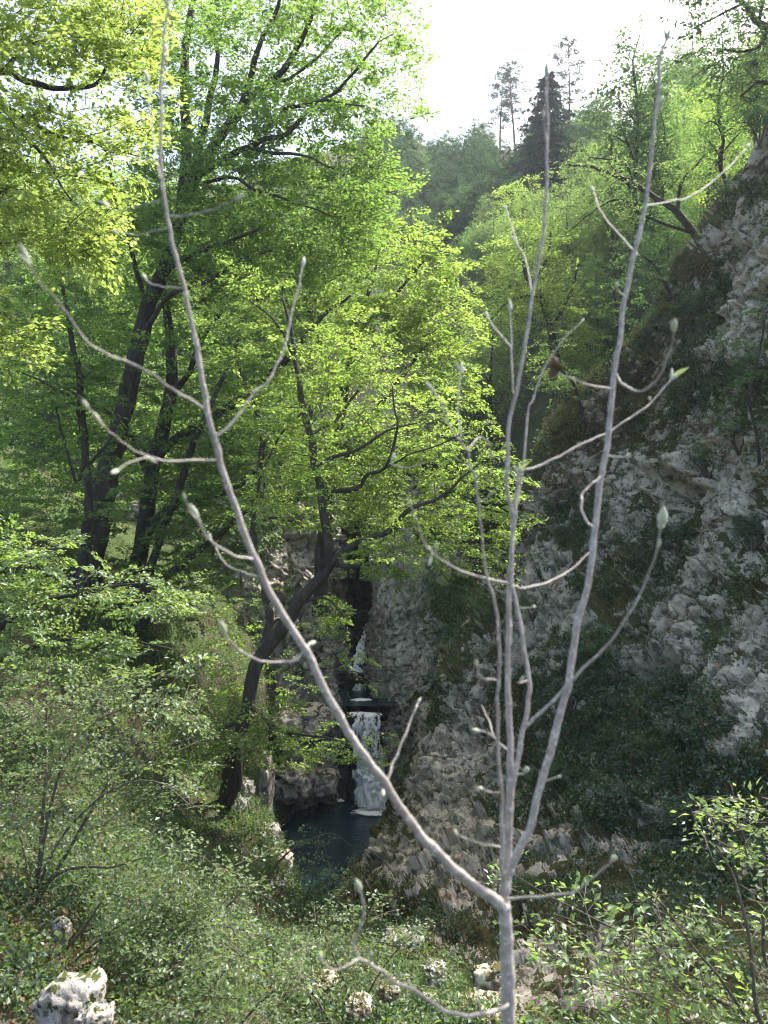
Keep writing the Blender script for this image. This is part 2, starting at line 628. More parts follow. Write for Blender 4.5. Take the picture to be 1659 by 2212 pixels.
def sapling_mats():
    m, nt, out = mat('grey_sapling_bark')
    tc = node(nt, 'ShaderNodeTexCoord').outputs['Object']
    n1 = noise(nt, tc, 60, 6, .6)
    n2 = noise(nt, tc, 9, 4, .5)
    n3 = noise(nt, tc, 150, 3, .6)
    c = mixc(nt, sstep(nt, n1.outputs[0], .35, .68), (.215, .19, .17), (.36, .33, .295))
    c = mixc(nt, sstep(nt, n2.outputs[0], .5, .7), c, (.24, .20, .17))
    c = mixc(nt, sstep(nt, n3.outputs[0], .58, .66), c, (.52, .50, .47))
    b = node(nt, 'ShaderNodeBsdfPrincipled')
    b.inputs['Roughness'].default_value = .55
    b.inputs['Specular IOR Level'].default_value = .4
    b.inputs['Sheen Weight'].default_value = .15
    nt.links.new(c, b.inputs['Base Color'])
    bp = node(nt, 'ShaderNodeBump')
    bp.inputs['Strength'].default_value = .35
    bp.inputs['Distance'].default_value = .002
    nt.links.new(n1.outputs[0], bp.inputs['Height'])
    nt.links.new(bp.outputs[0], b.inputs['Normal'])
    nt.links.new(b.outputs[0], out.inputs[0])
    M['sapling'] = m
    m, nt, out = mat('downy_bud')
    tc = node(nt, 'ShaderNodeTexCoord').outputs['Object']
    mp = node(nt, 'ShaderNodeMapping')
    mp.inputs['Scale'].default_value = (6, 6, .8)
    nt.links.new(tc, mp.inputs[0])
    n1 = noise(nt, mp.outputs[0], 2.5, 5, .6)
    c = mixc(nt, n1.outputs[0], (.20, .24, .15), (.58, .60, .50))
    b = node(nt, 'ShaderNodeBsdfPrincipled')
    b.inputs['Roughness'].default_value = .7
    b.inputs['Sheen Weight'].default_value = .6
    b.inputs['Sheen Tint'].default_value = (1, 1, .95, 1)
    nt.links.new(c, b.inputs['Base Color'])
    t = node(nt, 'ShaderNodeBsdfTranslucent')
    t.inputs[0].default_value = (.5, .6, .3, 1)
    mx = node(nt, 'ShaderNodeMixShader')
    mx.inputs[0].default_value = .2
    nt.links.new(b.outputs[0], mx.inputs[1])
    nt.links.new(t.outputs[0], mx.inputs[2])
    nt.links.new(mx.outputs[0], out.inputs[0])
    M['bud'] = m
    m, nt, out = mat('bud_scale')
    b = node(nt, 'ShaderNodeBsdfPrincipled')
    b.inputs['Base Color'].default_value = (.10, .06, .04, 1)
    b.inputs['Roughness'].default_value = .7
    nt.links.new(b.outputs[0], out.inputs[0])
    M['withered'] = m
    M['budleaf'] = leaf_mat('unfolding_leaf', [(.16, .26, .08), (.2, .3, .1)], [(.4, .55, .12), (.45, .6, .15)], .45, .06)


sapling_mats()


def water_mats():
    m, nt, out = mat('pool_water')
    tc = node(nt, 'ShaderNodeTexCoord').outputs['Object']
    mp = node(nt, 'ShaderNodeMapping')
    mp.inputs['Scale'].default_value = (1, 1.6, 1)
    nt.links.new(tc, mp.inputs[0])
    n1 = noise(nt, mp.outputs[0], 3.2, 4, .55, .5)
    n2 = noise(nt, tc, .5, 3, .5)
    c = mixc(nt, n2.outputs[0], (.010, .022, .030), (.020, .042, .050))
    b = node(nt, 'ShaderNodeBsdfPrincipled')
    b.inputs['Roughness'].default_value = .06
    b.inputs['IOR'].default_value = 1.33
    nt.links.new(c, b.inputs['Base Color'])
    bp = node(nt, 'ShaderNodeBump')
    bp.inputs['Strength'].default_value = .35
    bp.inputs['Distance'].default_value = .06
    nt.links.new(n1.outputs[0], bp.inputs['Height'])
    nt.links.new(bp.outputs[0], b.inputs['Normal'])
    nt.links.new(b.outputs[0], out.inputs[0])
    M['pool'] = m
    m, nt, out = mat('falling_water')
    tc = node(nt, 'ShaderNodeTexCoord').outputs['Object']
    mp = node(nt, 'ShaderNodeMapping')
    mp.inputs['Scale'].default_value = (7, 7, 1.1)
    nt.links.new(tc, mp.inputs[0])
    n1 = noise(nt, mp.outputs[0], 1.6, 7, .7, .6)
    n2 = noise(nt, tc, 5, 6, .7)
    at = node(nt, 'ShaderNodeAttribute', attribute_name='foam')
    ad = node(nt, 'ShaderNodeMath', operation='MULTIPLY_ADD')
    nt.links.new(n1.outputs[0], ad.inputs[0])
    ad.inputs[1].default_value = .7
    nt.links.new(at.outputs['Fac'], ad.inputs[2])
    a2 = node(nt, 'ShaderNodeMath', operation='MULTIPLY_ADD')
    nt.links.new(n2.outputs[0], a2.inputs[0])
    a2.inputs[1].default_value = .5
    nt.links.new(ad.outputs[0], a2.inputs[2])
    f = sstep(nt, a2.outputs[0], .90, 1.12)
    b = node(nt, 'ShaderNodeBsdfPrincipled')
    b.inputs['Base Color'].default_value = (.92, .94, .96, 1)
    b.inputs['Roughness'].default_value = .4
    tl = node(nt, 'ShaderNodeBsdfTranslucent')
    tl.inputs[0].default_value = (.8, .85, .9, 1)
    bm = node(nt, 'ShaderNodeMixShader')
    bm.inputs[0].default_value = .15
    nt.links.new(b.outputs[0], bm.inputs[1])
    nt.links.new(tl.outputs[0], bm.inputs[2])
    t = node(nt, 'ShaderNodeBsdfTransparent')
    t.inputs[0].default_value = (.8, .86, .9, 1)
    mx = node(nt, 'ShaderNodeMixShader')
    nt.links.new(f, mx.inputs[0])
    nt.links.new(t.outputs[0], mx.inputs[1])
    nt.links.new(bm.outputs[0], mx.inputs[2])
    nt.links.new(mx.outputs[0], out.inputs[0])
    M['fall'] = m


water_mats()
# ------------------------------------------------------------------ terrain
def blobs(u, v, L):
    d = np.zeros(u.shape)
    for (x, y, rx, ry, w) in L:
        d = d + w * np.exp(-(((u - x) / rx) ** 2 + ((v - y) / ry) ** 2))
    return d


def sheet(name, ctrl, nr, nc, material, disp, moss=None, world=False, label=None):
    P = loft(ctrl, nr, nc, world)
    N = face_cam(gnormals(P), P)
    P = P + N * disp(P)[..., None]
    N = face_cam(gnormals(P), P)
    ms = moss(P, N) if moss is not None else np.zeros(P.shape[:2])
    o = obj(name, mesh(name, P, grid_quads(nr, nc), [material], True, {'moss': ms}))
    tag(o, label, None, None, 'structure')
    return P, N, ms


# the tall rock wall on the right-hand side of the gorge
CLIFF = [
    [(2100, 0, 48), (1980, -120, 36), (2080, -220, 32), (2230, -330, 28), (2450, -520, 25), (2800, -800, 21)],
    [(1830, 150, 36), (1700, 200, 27), (1790, 60, 25.5), (1930, -120, 23.5), (2150, -350, 21), (2500, -600, 18)],
    [(1720, 420, 37), (1600, 415, 28), (1665, 390, 26), (1770, 310, 23.5), (1950, 200, 21), (2300, 50, 17.5)],
    [(1600, 610, 38), (1455, 595, 29), (1560, 605, 27), (1690, 590, 24), (1850, 560, 21.5), (2200, 450, 17)],
    [(1500, 790, 40), (1365, 768, 30), (1480, 790, 27.5), (1620, 800, 24.5), (1800, 790, 21.5), (2150, 750, 17)],
    [(1340, 900, 42), (1210, 888, 31.5), (1350, 930, 29), (1550, 950, 25.2), (1760, 960, 21.3), (2120, 970, 16.5)],
    [(1270, 1060, 43), (1140, 1045, 32.5), (1270, 1080, 29.5), (1490, 1110, 25.5), (1730, 1120, 21), (2110, 1150, 16)],
    [(1230, 1190, 42), (1108, 1180, 32.2), (1240, 1220, 29), (1460, 1260, 24.8), (1710, 1280, 20.3), (2100, 1300, 15.2)],
    [(1130, 1390, 40), (1000, 1385, 30.2), (1150, 1410, 27.6), (1410, 1440, 23.6), (1690, 1450, 19.2), (2100, 1480, 14.2)],
    [(1030, 1570, 37), (922, 1570, 28.8), (1060, 1590, 26.2), (1340, 1610, 22), (1660, 1620, 17.8), (2100, 1650, 13)],
    [(950, 1740, 35), (870, 1740, 27.4), (1000, 1750, 24.4), (1280, 1770, 20.2), (1630, 1790, 16), (2050, 1820, 12)],
    [(850, 1900, 33), (792, 1890, 26.2), (930, 1890, 21.5), (1220, 1910, 17.4), (1580, 1940, 13.8), (2000, 1980, 10.5)],
    [(790, 2010, 27), (742, 2005, 21), (880, 2050, 16.2), (1170, 2080, 12.8), (1520, 2110, 10.3), (1950, 2160, 9)],
    [(800, 2250, 20), (760, 2260, 13.5), (860, 2300, 9.3), (1150, 2350, 7.8), (1500, 2380, 7.0), (1950, 2420, 7.4)],
]
ROCKY = [(1620, 640, 55, 90, 1.1), (1650, 560, 40, 60, .9), (1640, 330, 40, 70, .9), (1560, 935, 70, 35, 1), (1450, 985, 60, 30, .9), (1390, 1035, 50, 35, 1), (1335, 1110, 45, 50, 1), (1290, 1180, 40, 45, .9),
         (1500, 1060, 80, 60, .8), (1590, 1110, 90, 90, .9), (1620, 980, 60, 50, .8), (1490, 1330, 70, 100, 1), (1420, 1420, 60, 60, .9), (1610, 1520, 75, 120, 1.1), (1540, 1220, 60, 80, .8), (1620, 1380, 60, 90, .6),
         (1180, 1210, 55, 55, .9), (1150, 1290, 50, 70, .8), (1210, 1330, 80, 35, .9), (1185, 1390, 70, 45, .7), (1150, 1100, 40, 40, .6), (1240, 1040, 50, 35, .6), (1000, 2120, 220, 90, .75), (1250, 2130, 160, 70, .6), (950, 1720, 90, 150, 1.1), (1010, 1640, 70, 90, .8), (860, 1860, 90, 60, 1.1), (1000, 1830, 80, 80, .9),
         (1180, 1790, 90, 70, .9), (1060, 1900, 80, 60, .7), (1300, 1850, 120, 40, .3), (1250, 2000, 180, 60, .4), (870, 1500, 60, 90, .7), (1050, 1480, 70, 90, .5)]


def cliff_moss(P, N):
    u, v = proj(P)
    r = np.minimum(blobs(u, v, ROCKY), 1.15)
    n = fbm(P * .8, 4, 70) * 1.1 + fbm(P * 2.6, 3, 75) * .6
    return np.clip(.78 - .72 * r + n * 1.1 + (N[..., 2] - .35) * .35, 0, 1)


def cliff_disp(P):
    u, v = proj(P)
    d = rock_disp(P, 0, .55, .40, .12)
    d *= np.clip((P[..., 1] - 7) / 11, .28, 1)
    d *= 1 - .85 * np.minimum(blobs(u, v, [(1640, 300, 90, 90, 1)]), 1)
    # hollows and overhangs seen in the wall
    d -= blobs(u, v, [(1452, 1052, 34, 22, 1.5), (1425, 1452, 45, 22, 1.5), (1620, 1690, 70, 16, .8), (1235, 1480, 30, 26, .5)])
    d += blobs(u, v, [(1430, 1000, 75, 22, .7), (1440, 1405, 90, 30, .6), (1600, 1560, 90, 110, .8), (1330, 1110, 50, 60, .4), (1180, 1230, 70, 70, .3)])
    return d


cliffP, cliffN, cliffM = sheet('cliff', CLIFF, 860, 600, M['limestone'], cliff_disp, cliff_moss, label='tall pale limestone wall patched with ivy and moss on the right side of the gorge')

GORGE = [
    [(850, 1020, 52), (800, 1030, 40), (880, 1030, 38.5), (1000, 1040, 37), (1130, 1050, 35.5), (1300, 1060, 35)],
    [(860, 1180, 52), (800, 1190, 39.5), (880, 1190, 37.8), (1000, 1200, 36.3), (1130, 1210, 35), (1300, 1220, 34)],
    [(850, 1330, 50), (797, 1340, 38.2), (870, 1350, 36.2), (990, 1350, 34.6), (1120, 1360, 33.5), (1280, 1370, 33)],
    [(850, 1470, 46), (806, 1480, 37), (865, 1490, 34.8), (980, 1490, 32.8), (1100, 1500, 32), (1260, 1510, 32)],
    [(880, 1570, 42), (828, 1580, 35.4), (880, 1590, 33.6), (980, 1600, 31.5), (1100, 1610, 31), (1250, 1620, 31)],
    [(880, 1760, 38), (836, 1770, 33.5), (890, 1770, 32.2), (980, 1780, 30.5), (1100, 1780, 30), (1250, 1780, 30)],
]
gorgeP, gorgeN, _ = sheet('gorge_wall', GORGE, 340, 340, M['gorge'], lambda P: rock_disp(P * np.array([1, 1, .55]), 3, .5, .24, .09),
                          lambda P, N: np.clip(.28 + fbm(P * .7, 4, 60) * .9 + np.clip((proj(P)[0] - 900) / 250, -.3, .5), 0, 1), label='grey vertical rock wall beside the waterfall')

LEFTROCK = [
    [(250, 1060, 40), (400, 1080, 39), (520, 1090, 38.5), (640, 1090, 39), (715, 1090, 40), (740, 1090, 52)],
    [(250, 1200, 39), (400, 1210, 37.5), (520, 1210, 37), (640, 1210, 37.5), (712, 1220, 38.5), (735, 1220, 50)],
    [(250, 1360, 38), (400, 1370, 36), (520, 1370, 35.6), (640, 1370, 36), (712, 1370, 37), (735, 1370, 48)],
    [(250, 1500, 37), (400, 1520, 34.5), (520, 1530, 34), (640, 1520, 34.6), (725, 1520, 35.6), (750, 1510, 44)],
    [(300, 1640, 34), (420, 1650, 32.5), (540, 1650, 32.4), (640, 1640, 33), (722, 1640, 34), (750, 1640, 40)],
    [(300, 1800, 31), (420, 1800, 30.5), (540, 1790, 31), (640, 1770, 32.2), (728, 1765, 33.2), (760, 1760, 37)],
]
lrockP, lrockN, _ = sheet('rock_wall', LEFTROCK, 320, 300, M['gorge'], lambda P: rock_disp(P, 7, .7, .35, .10),
                          lambda P, N: np.clip(.25 + fbm(P * .7, 4, 62) * .8, 0, 1), label='grey rock wall behind the leaning tree, left of the waterfall')

BACK = [
    [(560, 950, 49), (680, 950, 47), (760, 950, 50), (840, 950, 46), (960, 950, 48)],
    [(560, 1150, 48), (680, 1150, 45), (755, 1150, 50), (830, 1150, 44.5), (960, 1150, 46)],
    [(560, 1360, 46), (690, 1360, 42), (755, 1360, 45), (820, 1360, 42), (960, 1360, 43)],
    [(560, 1480, 42), (700, 1480, 38.6), (760, 1470, 39.5), (830, 1480, 38.2), (960, 1490, 40)],
    [(560, 1540, 38), (700, 1530, 35.2), (775, 1556, 34.9), (822, 1556, 34.9), (960, 1540, 38)],
    [(560, 1640, 36), (700, 1640, 34.2), (780, 1640, 34.5), (836, 1640, 34.4), (960, 1640, 36)],
    [(560, 1800, 33.5), (700, 1800, 33), (780, 1800, 33), (840, 1800, 33), (960, 1800, 35)],
]
backP, backN, _ = sheet('gorge_bed', BACK, 260, 200, M['bed'], lambda P: rock_disp(P, 11, .35, .18, .06) - .1, None, label='dark rock at the back of the gorge')

BANK = [
    [(-900, 700, 40), (0, 960, 40), (200, 1080, 39), (400, 1190, 38.5), (560, 1330, 38), (720, 1700, 37)],
    [(-900, 900, 26), (0, 1140, 27), (185, 1250, 26), (300, 1330, 26.5), (430, 1480, 28), (600, 1800, 30)],
    [(-900, 1120, 19), (0, 1320, 19.5), (200, 1440, 20.5), (340, 1560, 21), (470, 1690, 22.5), (600, 1880, 27)],
    [(-900, 1320, 14), (0, 1540, 14.5), (250, 1670, 16), (430, 1790, 18.6), (560, 1740, 22), (640, 1920, 26)],
    [(-900, 1550, 11), (0, 1740, 11.6), (250, 1830, 13), (450, 1900, 15.2), (585, 1850, 19.6), (680, 2030, 23)],
    [(-900, 1800, 8.6), (0, 1930, 9.3), (250, 1990, 10.4), (450, 2000, 12), (620, 1990, 15.4), (790, 2010, 19)],
    [(-900, 2050, 6.8), (0, 2130, 7.4), (280, 2160, 8), (500, 2150, 9), (720, 2110, 11.5), (980, 2060, 14.5)],
    [(-900, 2300, 5.4), (0, 2360, 5.8), (320, 2380, 6.2), (620, 2370, 7.), (950, 2290, 8.8), (1350, 2200, 11)],
    [(-900, 2750, 4.0), (0, 2800, 4.2), (400, 2820, 4.4), (800, 2820, 4.8), (1250, 2700, 5.6), (2000, 2500, 7)],
    [(-1500, 3200, 2.0), (-300, 3300, 2.1), (400, 3400, 2.1), (1000, 3400, 2.2), (1700, 3300, 2.5), (3000, 3100, 3)],
]


def bank_disp(P):
    return .45 * fbm(P * .35, 4, 31) + .16 * fbm(P * 1.3, 3, 33) + .05 * fbm(P * 5, 3, 35)


bankP, bankN, bankM = sheet('slope', BANK, 420, 340, M['soil'], bank_disp, lambda P, N: np.clip(.55 + fbm(P * .6, 4, 64), 0, 1), label='overgrown slope on the left side of the gorge')

HILL = [
    [(-900, 330, 95), (0, 430, 110), (400, 420, 118), (800, 296, 122), (960, 335, 145), (1040, 318, 140), (1130, 325, 132), (1260, 300, 112), (1420, 270, 92), (1580, 235, 76), (1800, 120, 62), (2200, -150, 55)],
    [(-900, 480, 72), (0, 530, 80), (400, 520, 92), (800, 430, 100), (960, 440, 108), (1040, 430, 105), (1130, 430, 98), (1260, 420, 84), (1420, 400, 70), (1580, 370, 58), (1800, 300, 50), (2200, 150, 45)],
    [(-900, 600, 54), (0, 640, 60), (400, 690, 70), (800, 560, 84), (930, 600, 82), (1040, 600, 76), (1130, 600, 70), (1260, 590, 60), (1420, 540, 50), (1580, 500, 44), (1800, 470, 40), (2200, 400, 38)],
    [(-900, 850, 46), (0, 860, 48), (400, 900, 52), (800, 820, 60), (930, 850, 58), (1040, 840, 54), (1130, 830, 50), (1260, 770, 45), (1420, 690, 40), (1580, 620, 36), (1800, 600, 34), (2200, 550, 33)],
    [(-900, 1020, 40), (0, 1020, 41), (400, 1060, 44), (750, 1060, 49), (930, 1040, 47), (1040, 1030, 44), (1130, 1000, 41), (1260, 930, 38), (1420, 820, 35), (1580, 740, 33), (1800, 720, 31), (2200, 650, 30)],
    [(-900, 1250, 36), (0, 1250, 38), (400, 1250, 43), (750, 1250, 47), (930, 1240, 45), (1040, 1200, 41), (1130, 1200, 38), (1260, 1150, 36), (1420, 1050, 34), (1580, 950, 32), (1800, 900, 30), (2200, 850, 29)],
]
hillP, hillN, _ = sheet('hillside', HILL, 160, 260, M['forestfloor'], lambda P: 2.2 * fbm(P * .06, 4, 80) + .5 * fbm(P * .4, 3, 82), lambda P, N: np.clip(.4 + fbm(P * .15, 4, 66), 0, 1), label='wooded far side of the valley')

# one ground sheet under everything, out to the horizon
gx = np.concatenate([-np.geomspace(1500, 60, 14), np.linspace(-50, 50, 12), np.geomspace(60, 1500, 14)])
gy = np.concatenate([-np.geomspace(1500, 40, 14), np.linspace(-30, 70, 12), np.geomspace(90, 1500, 14)])
X, Y = np.meshgrid(gx, gy)
r = np.sqrt(X ** 2 + (Y - 30) ** 2)
Z = -16 + 1.5 * fbm(np.stack([X, Y, X * 0], -1) * .02, 3, 5)
tag(obj('ground', mesh('ground', np.stack([X, Y, Z], -1), grid_quads(len(gy), len(gx))[:, ::-1], [M['forestfloor']], True, {'moss': np.full(X.shape, .4)})), None, None, None, 'structure')


def hill_z(x, y):
    d = (hillP[..., 0] - x) ** 2 + (hillP[..., 1] - y) ** 2
    k = d.argmin()
    return hillP.reshape(-1, 3)[k]


def on(P, px, py):
    """the point of a sheet that is seen at px, py"""
    u, v = proj(P)
    k = ((u - px) ** 2 + (v - py) ** 2 + P[..., 1] * .5).argmin()
    return P.reshape(-1, 3)[k], k


# ------------------------------------------------------------------ water
def flat_water(name, x0, x1, y0, y1, z, n, m, label):
    x, y = np.meshgrid(np.linspace(x0, x1, n), np.linspace(y0, y1, n))
    zz = z + .012 * fbm(np.stack([x, y, x * 0], -1) * 2.2, 3, 15)
    o = obj(name, mesh(name, np.stack([x, y, zz], -1), grid_quads(n, n)[:, ::-1], [m], True))
    tag(o, label, None, None, 'structure')
    return o


flat_water('pool', -9, 5, 17, 36, -12.0, 220, M['pool'], 'dark teal plunge pool below the waterfall')
flat_water('upper_pool', -4.5, .6, 34.3, 39.5, -8.28, 90, M['pool'], 'small dark pool above the waterfall lip')

fall = []


def water_sheet(rows, nr, nc, amp, foam, seed):
    P = loft(rows, nr, nc)
    st = perlin(P * np.array([5., 5., .55]), seed) * .6 + perlin(P * np.array([13., 13., 1.2]), seed + 3) * .4
    P = P + np.array([0, -1, 0]) * (amp * (st + .5 * fbm(P * 2.5, 3, seed + 5)))[..., None]
    e = np.minimum(np.linspace(0, 1, nc), np.linspace(1, 0, nc))[None] * 7
    t = np.linspace(0, 1, nr)[:, None]
    edge = np.clip(.1 + e + 1.3 * perlin(P * np.array([3., 3., 1.5]), seed + 8), 0, 1)
    f = foam(t) * edge + .42 * st - .35 * (1 - edge)
    return P, f


g = []
PP, ff, QQ, nn0 = [], [], [], 0
for rows, nr, nc, amp, foam, sd in [
    # curtain from the lip to the pool
    ([[(752, 1537, 34.3), (772, 1537, 34.2), (796, 1538, 34.2), (826, 1540, 34.3)],
      [(753, 1548, 33.7), (775, 1547, 33.6), (798, 1548, 33.6), (828, 1550, 33.7)],
      [(755, 1610, 33.3), (778, 1610, 33.2), (802, 1610, 33.2), (836, 1615, 33.3)],
      [(756, 1680, 33.0), (780, 1680, 32.8), (808, 1680, 32.8), (844, 1685, 33.0)],
      [(764, 1740, 32.7), (786, 1742, 32.5), (812, 1743, 32.4), (842, 1745, 32.6)]], 170, 90, .14, lambda t: .56 - .12 * np.sin(t * 3.1), 41),
    # second layer in front, lower half
    ([[(768, 1622, 33.1), (790, 1618, 33.0), (812, 1622, 33.0), (830, 1630, 33.1)],
      [(766, 1680, 32.7), (788, 1680, 32.5), (812, 1680, 32.5), (838, 1685, 32.6)],
      [(762, 1742, 32.4), (788, 1745, 32.1), (816, 1747, 32.0), (846, 1748, 32.3)]], 110, 80, .18, lambda t: .42 + .28 * t - .7 * np.exp(-t * 7), 47),
    # slanting chute above the upper pool
    ([[(784, 1362, 39.4), (790, 1362, 39.3), (798, 1364, 39.4)],
      [(766, 1400, 38.4), (782, 1402, 38.3), (797, 1402, 38.4)],
      [(744, 1450, 37.6), (766, 1454, 37.4), (790, 1452, 37.6)]], 80, 40, .08, lambda t: .46 + 0 * t, 53),
    ([[(764, 1478, 37.8), (776, 1476, 37.6), (790, 1480, 37.8)],
      [(757, 1498, 37.2), (776, 1500, 37.0), (798, 1500, 37.2)],
      [(748, 1512, 36.4), (778, 1518, 36.0), (808, 1512, 36.3)]], 60, 60, .18, lambda t: .52 + 0 * t, 59),
]:
    P, f = water_sheet(rows, nr, nc, amp, foam, sd)
    PP.append(P.reshape(-1, 3)); ff.append(f.ravel()); QQ.append(grid_quads(nr, nc) + nn0); nn0 += P.size // 3
me = mesh('waterfall', np.concatenate(PP), np.concatenate(QQ), [M['fall']], True, {'foam': np.concatenate(ff)})
tag(obj('waterfall', me), 'white waterfall dropping over a rock lip into the dark pool', None, None, 'structure')

# foam lying on the pool where the fall lands, and a patch near the left rocks
for (nm, px, py, rx, ry, lab, lift) in [('foam', 806, 1752, 1.25, .9, 'white foam on the pool at the foot of the waterfall', .09), ('foam', 735, 1733, .22, .20, 'small white patch of foam on the pool left of the waterfall', .16), ('foam', 780, 1514, .75, .5, 'white foam at the foot of the upper cascade', .06)]:
    zz = -12.0 if py > 1600 else -8.28
    c = W(px, py, -zz * F / (py - CY))
    n = 70
    a, b = np.meshgrid(np.linspace(-1, 1, n), np.linspace(-1, 1, n))
    p = np.stack([c[0] + a * rx, c[1] + b * ry, np.full(a.shape, zz)], -1)
    rr = np.sqrt(a * a + b * b) + .75 * fbm(p * 1.9, 4, 90, .65)
    p[..., 2] += .02 + lift * np.clip(1 - rr, 0, 1) + .05 * np.clip(1 - rr, 0, 1) * fbm(p * 6, 3, 91)
    tag(obj(nm, mesh(nm, p, grid_quads(n, n)[:, ::-1], [M['fall']], True, {'foam': np.clip(.95 - rr * .95, -.5, .9) * (1 if lift < .1 else 1.3)})), lab, None, None, 'stuff')
# ------------------------------------------------------------------ traced trees of the near wood
def tree(name, label, limbs, crowns, leaf_m, bark_m=None, sides=9, cat='tree', group=None, per=4, wob=.06, trunk_name='trunk', crown_name='crown'):
    L = [limb(l, per, wob) for l in limbs]
    base = L[0][0, :3].copy()
    t = thing(name, label, cat, base, group)
    g = Geo()
    for l in L:
        s = sides if l[0, 3] > .05 else 6
        tube(g, l[:, :3], l[:, 3], s, .22 if l[0, 3] > .1 else 0)
    g.build(trunk_name, bark_m or M['bark'], t, base)
    wood, lf = Geo(), Geo()
    for c in crowns:
        c = dict(c)
        pts = crown_points(c.pop('poly'), c.pop('Y'), c.pop('dY'), c.pop('n'), c.pop('thr', -.05), c.pop('freq', (.8, .8, 1.8)), c.pop('seed', 1))
        grow(c.pop('limbs', None) and [L[i] for i in c['use']] or L, pts, wood, lf, **{k: v for k, v in c.items() if k != 'use'})
    build_crown(lf, wood, leaf_m, bark_m or M['bark'], t, base, crown_name)
    return t


# great beech whose dark forked trunk rises from the left bank to the top of the picture
tree('beech_tree', 'tallest beech with thick dark forked trunk rising out of the left slope', [
    [(178, 1285, 25, 36), (190, 1230, 25, 31), (206, 1157, 25, 26), (222, 1077, 25, 23), (245, 977, 25, 22), (267, 887, 25, 20), (288, 802, 25, 19), (300, 737, 25, 18), (318, 665, 25, 17), (350, 590, 25, 15), (385, 490, 25, 14), (402, 425, 25, 13), (430, 370, 24.6, 12.5), (452, 335, 24.3, 12), (482, 285, 24, 10), (520, 235, 24, 8), (550, 200, 24, 7.5), (612, 150, 23.6, 6.5), (650, 85, 23.4, 5.5), (685, 0, 23.2, 4.5), (700, -70, 23, 3)],
    [(385, 490, 25, 12), (398, 400, 25.4, 12), (403, 300, 25.6, 11), (400, 215, 25.8, 10), (400, 125, 26, 9), (407, 60, 26, 8), (422, -20, 26, 6), (430, -90, 26, 4)],
    [(482, 285, 24, 8), (515, 245, 23.8, 7.5), (545, 150, 23.6, 6.5), (570, 75, 23.4, 5), (598, 15, 23.2, 4), (610, -50, 23, 3)],
    [(436, 372, 24.5, 8), (480, 345, 24, 7), (530, 320, 23.5, 6), (570, 300, 23.2, 5.5), (620, 290, 23, 5), (650, 255, 22.8, 4.5), (668, 235, 22.6, 4), (725, 200, 22.3, 3.5), (770, 150, 22, 3), (820, 90, 22, 2)],
    [(535, 318, 23.5, 4.5), (590, 330, 22.8, 4), (670, 340, 22.2, 2.5), (720, 365, 22, 1.6)],
    [(402, 420, 25, 9), (438, 290, 25.6, 8), (460, 190, 26, 6.5), (470, 115, 26, 5), (450, 20, 26, 3.5)],
    [(400, 125, 26, 5), (370, 110, 26.4, 4), (330, 60, 26.8, 3), (300, 10, 27, 2)],
    [(612, 235, 22.8, 4), (680, 222, 22.4, 4), (720, 216, 22, 2.5), (790, 230, 21.6, 1.6)],
    [(440, 395, 24.6, 4), (500, 385, 24, 3.5), (560, 412, 23.4, 3), (640, 440, 23, 2), (720, 470, 22.6, 1.4)],
    [(560, 195, 24, 4), (640, 160, 24.4, 3.4), (700, 110, 24.6, 2.6), (760, 40, 24.6, 2)],
    [(350, 590, 25, 6), (420, 545, 24, 5), (500, 520, 23.4, 4), (560, 490, 23, 2.5)],
    [(318, 665, 25, 6), (290, 560, 24.4, 5), (255, 450, 24, 4), (235, 360, 24, 3)],
    [(300, 737, 25, 6), (365, 640, 24, 5), (450, 610, 23.5, 4), (520, 560, 23, 3), (590, 540, 22.6, 2)],
], [
    dict(poly=[(300, -60), (862, -60), (876, 110), (893, 190), (905, 290), (850, 240), (812, 300), (820, 340), (885, 392), (840, 420), (796, 440), (835, 505), (760, 560), (640, 600), (420, 620), (300, 660), (230, 560), (240, 450), (320, 350), (300, 150)],
         Y=24.9, dY=3.4, n=1250, thr=-.02, s=.85, nleaf=56, leaf=.105, rad=.008, seed=3),
    dict(poly=[(240, 380), (480, 330), (640, 380), (830, 430), (790, 560), (600, 600), (320, 640), (230, 540)], Y=26.5, dY=3.4, n=480, thr=-.02, s=.85, nleaf=58, leaf=.10, rad=.008, seed=4),
], M['beech'], sides=12)

tree('beech_tree', 'straight dark trunked beech just right of the tallest beech on the left slope', [
    [(272, 1385, 27, 25), (282, 1310, 27, 22), (296, 1217, 27, 19), (315, 1127, 27, 17), (327, 1037, 27, 16), (346, 947, 27, 15), (365, 862, 27.2, 14), (372, 787, 27.4, 12), (365, 700, 27.6, 10), (350, 600, 27.8, 7), (340, 500, 28, 4)],
    [(335, 1000, 27, 8), (365, 960, 26.5, 9), (420, 925, 26, 9), (480, 890, 25.6, 9), (540, 847, 25.2, 8.5), (600, 795, 25, 7.5), (640, 750, 24.6, 6), (700, 680, 24.4, 4), (760, 640, 24, 2.5)],
    [(296, 1217, 27, 8), (340, 1120, 26, 7), (410, 1080, 25.6, 6), (500, 1060, 25, 4.5), (560, 1010, 24.6, 3)],
    [(327, 1037, 27, 7), (270, 930, 26.4, 5.5), (200, 870, 26, 4), (120, 830, 25.6, 3)],
    [(365, 862, 27.2, 7), (410, 800, 26.6, 6), (440, 730, 26.2, 5), (500, 640, 26, 3)],
], [
    dict(poly=[(60, 540), (420, 570), (640, 570), (650, 760), (600, 900), (570, 1080), (450, 1230), (330, 1300), (160, 1130), (0, 1080), (0, 760)], Y=28.0, dY=3.4, n=1250, thr=.03, s=.85, nleaf=56, leaf=.11, rad=.011, flat=.045, droop=.10, freq=(.7, .7, 2.5), seed=5),
], M['beech'], sides=10)

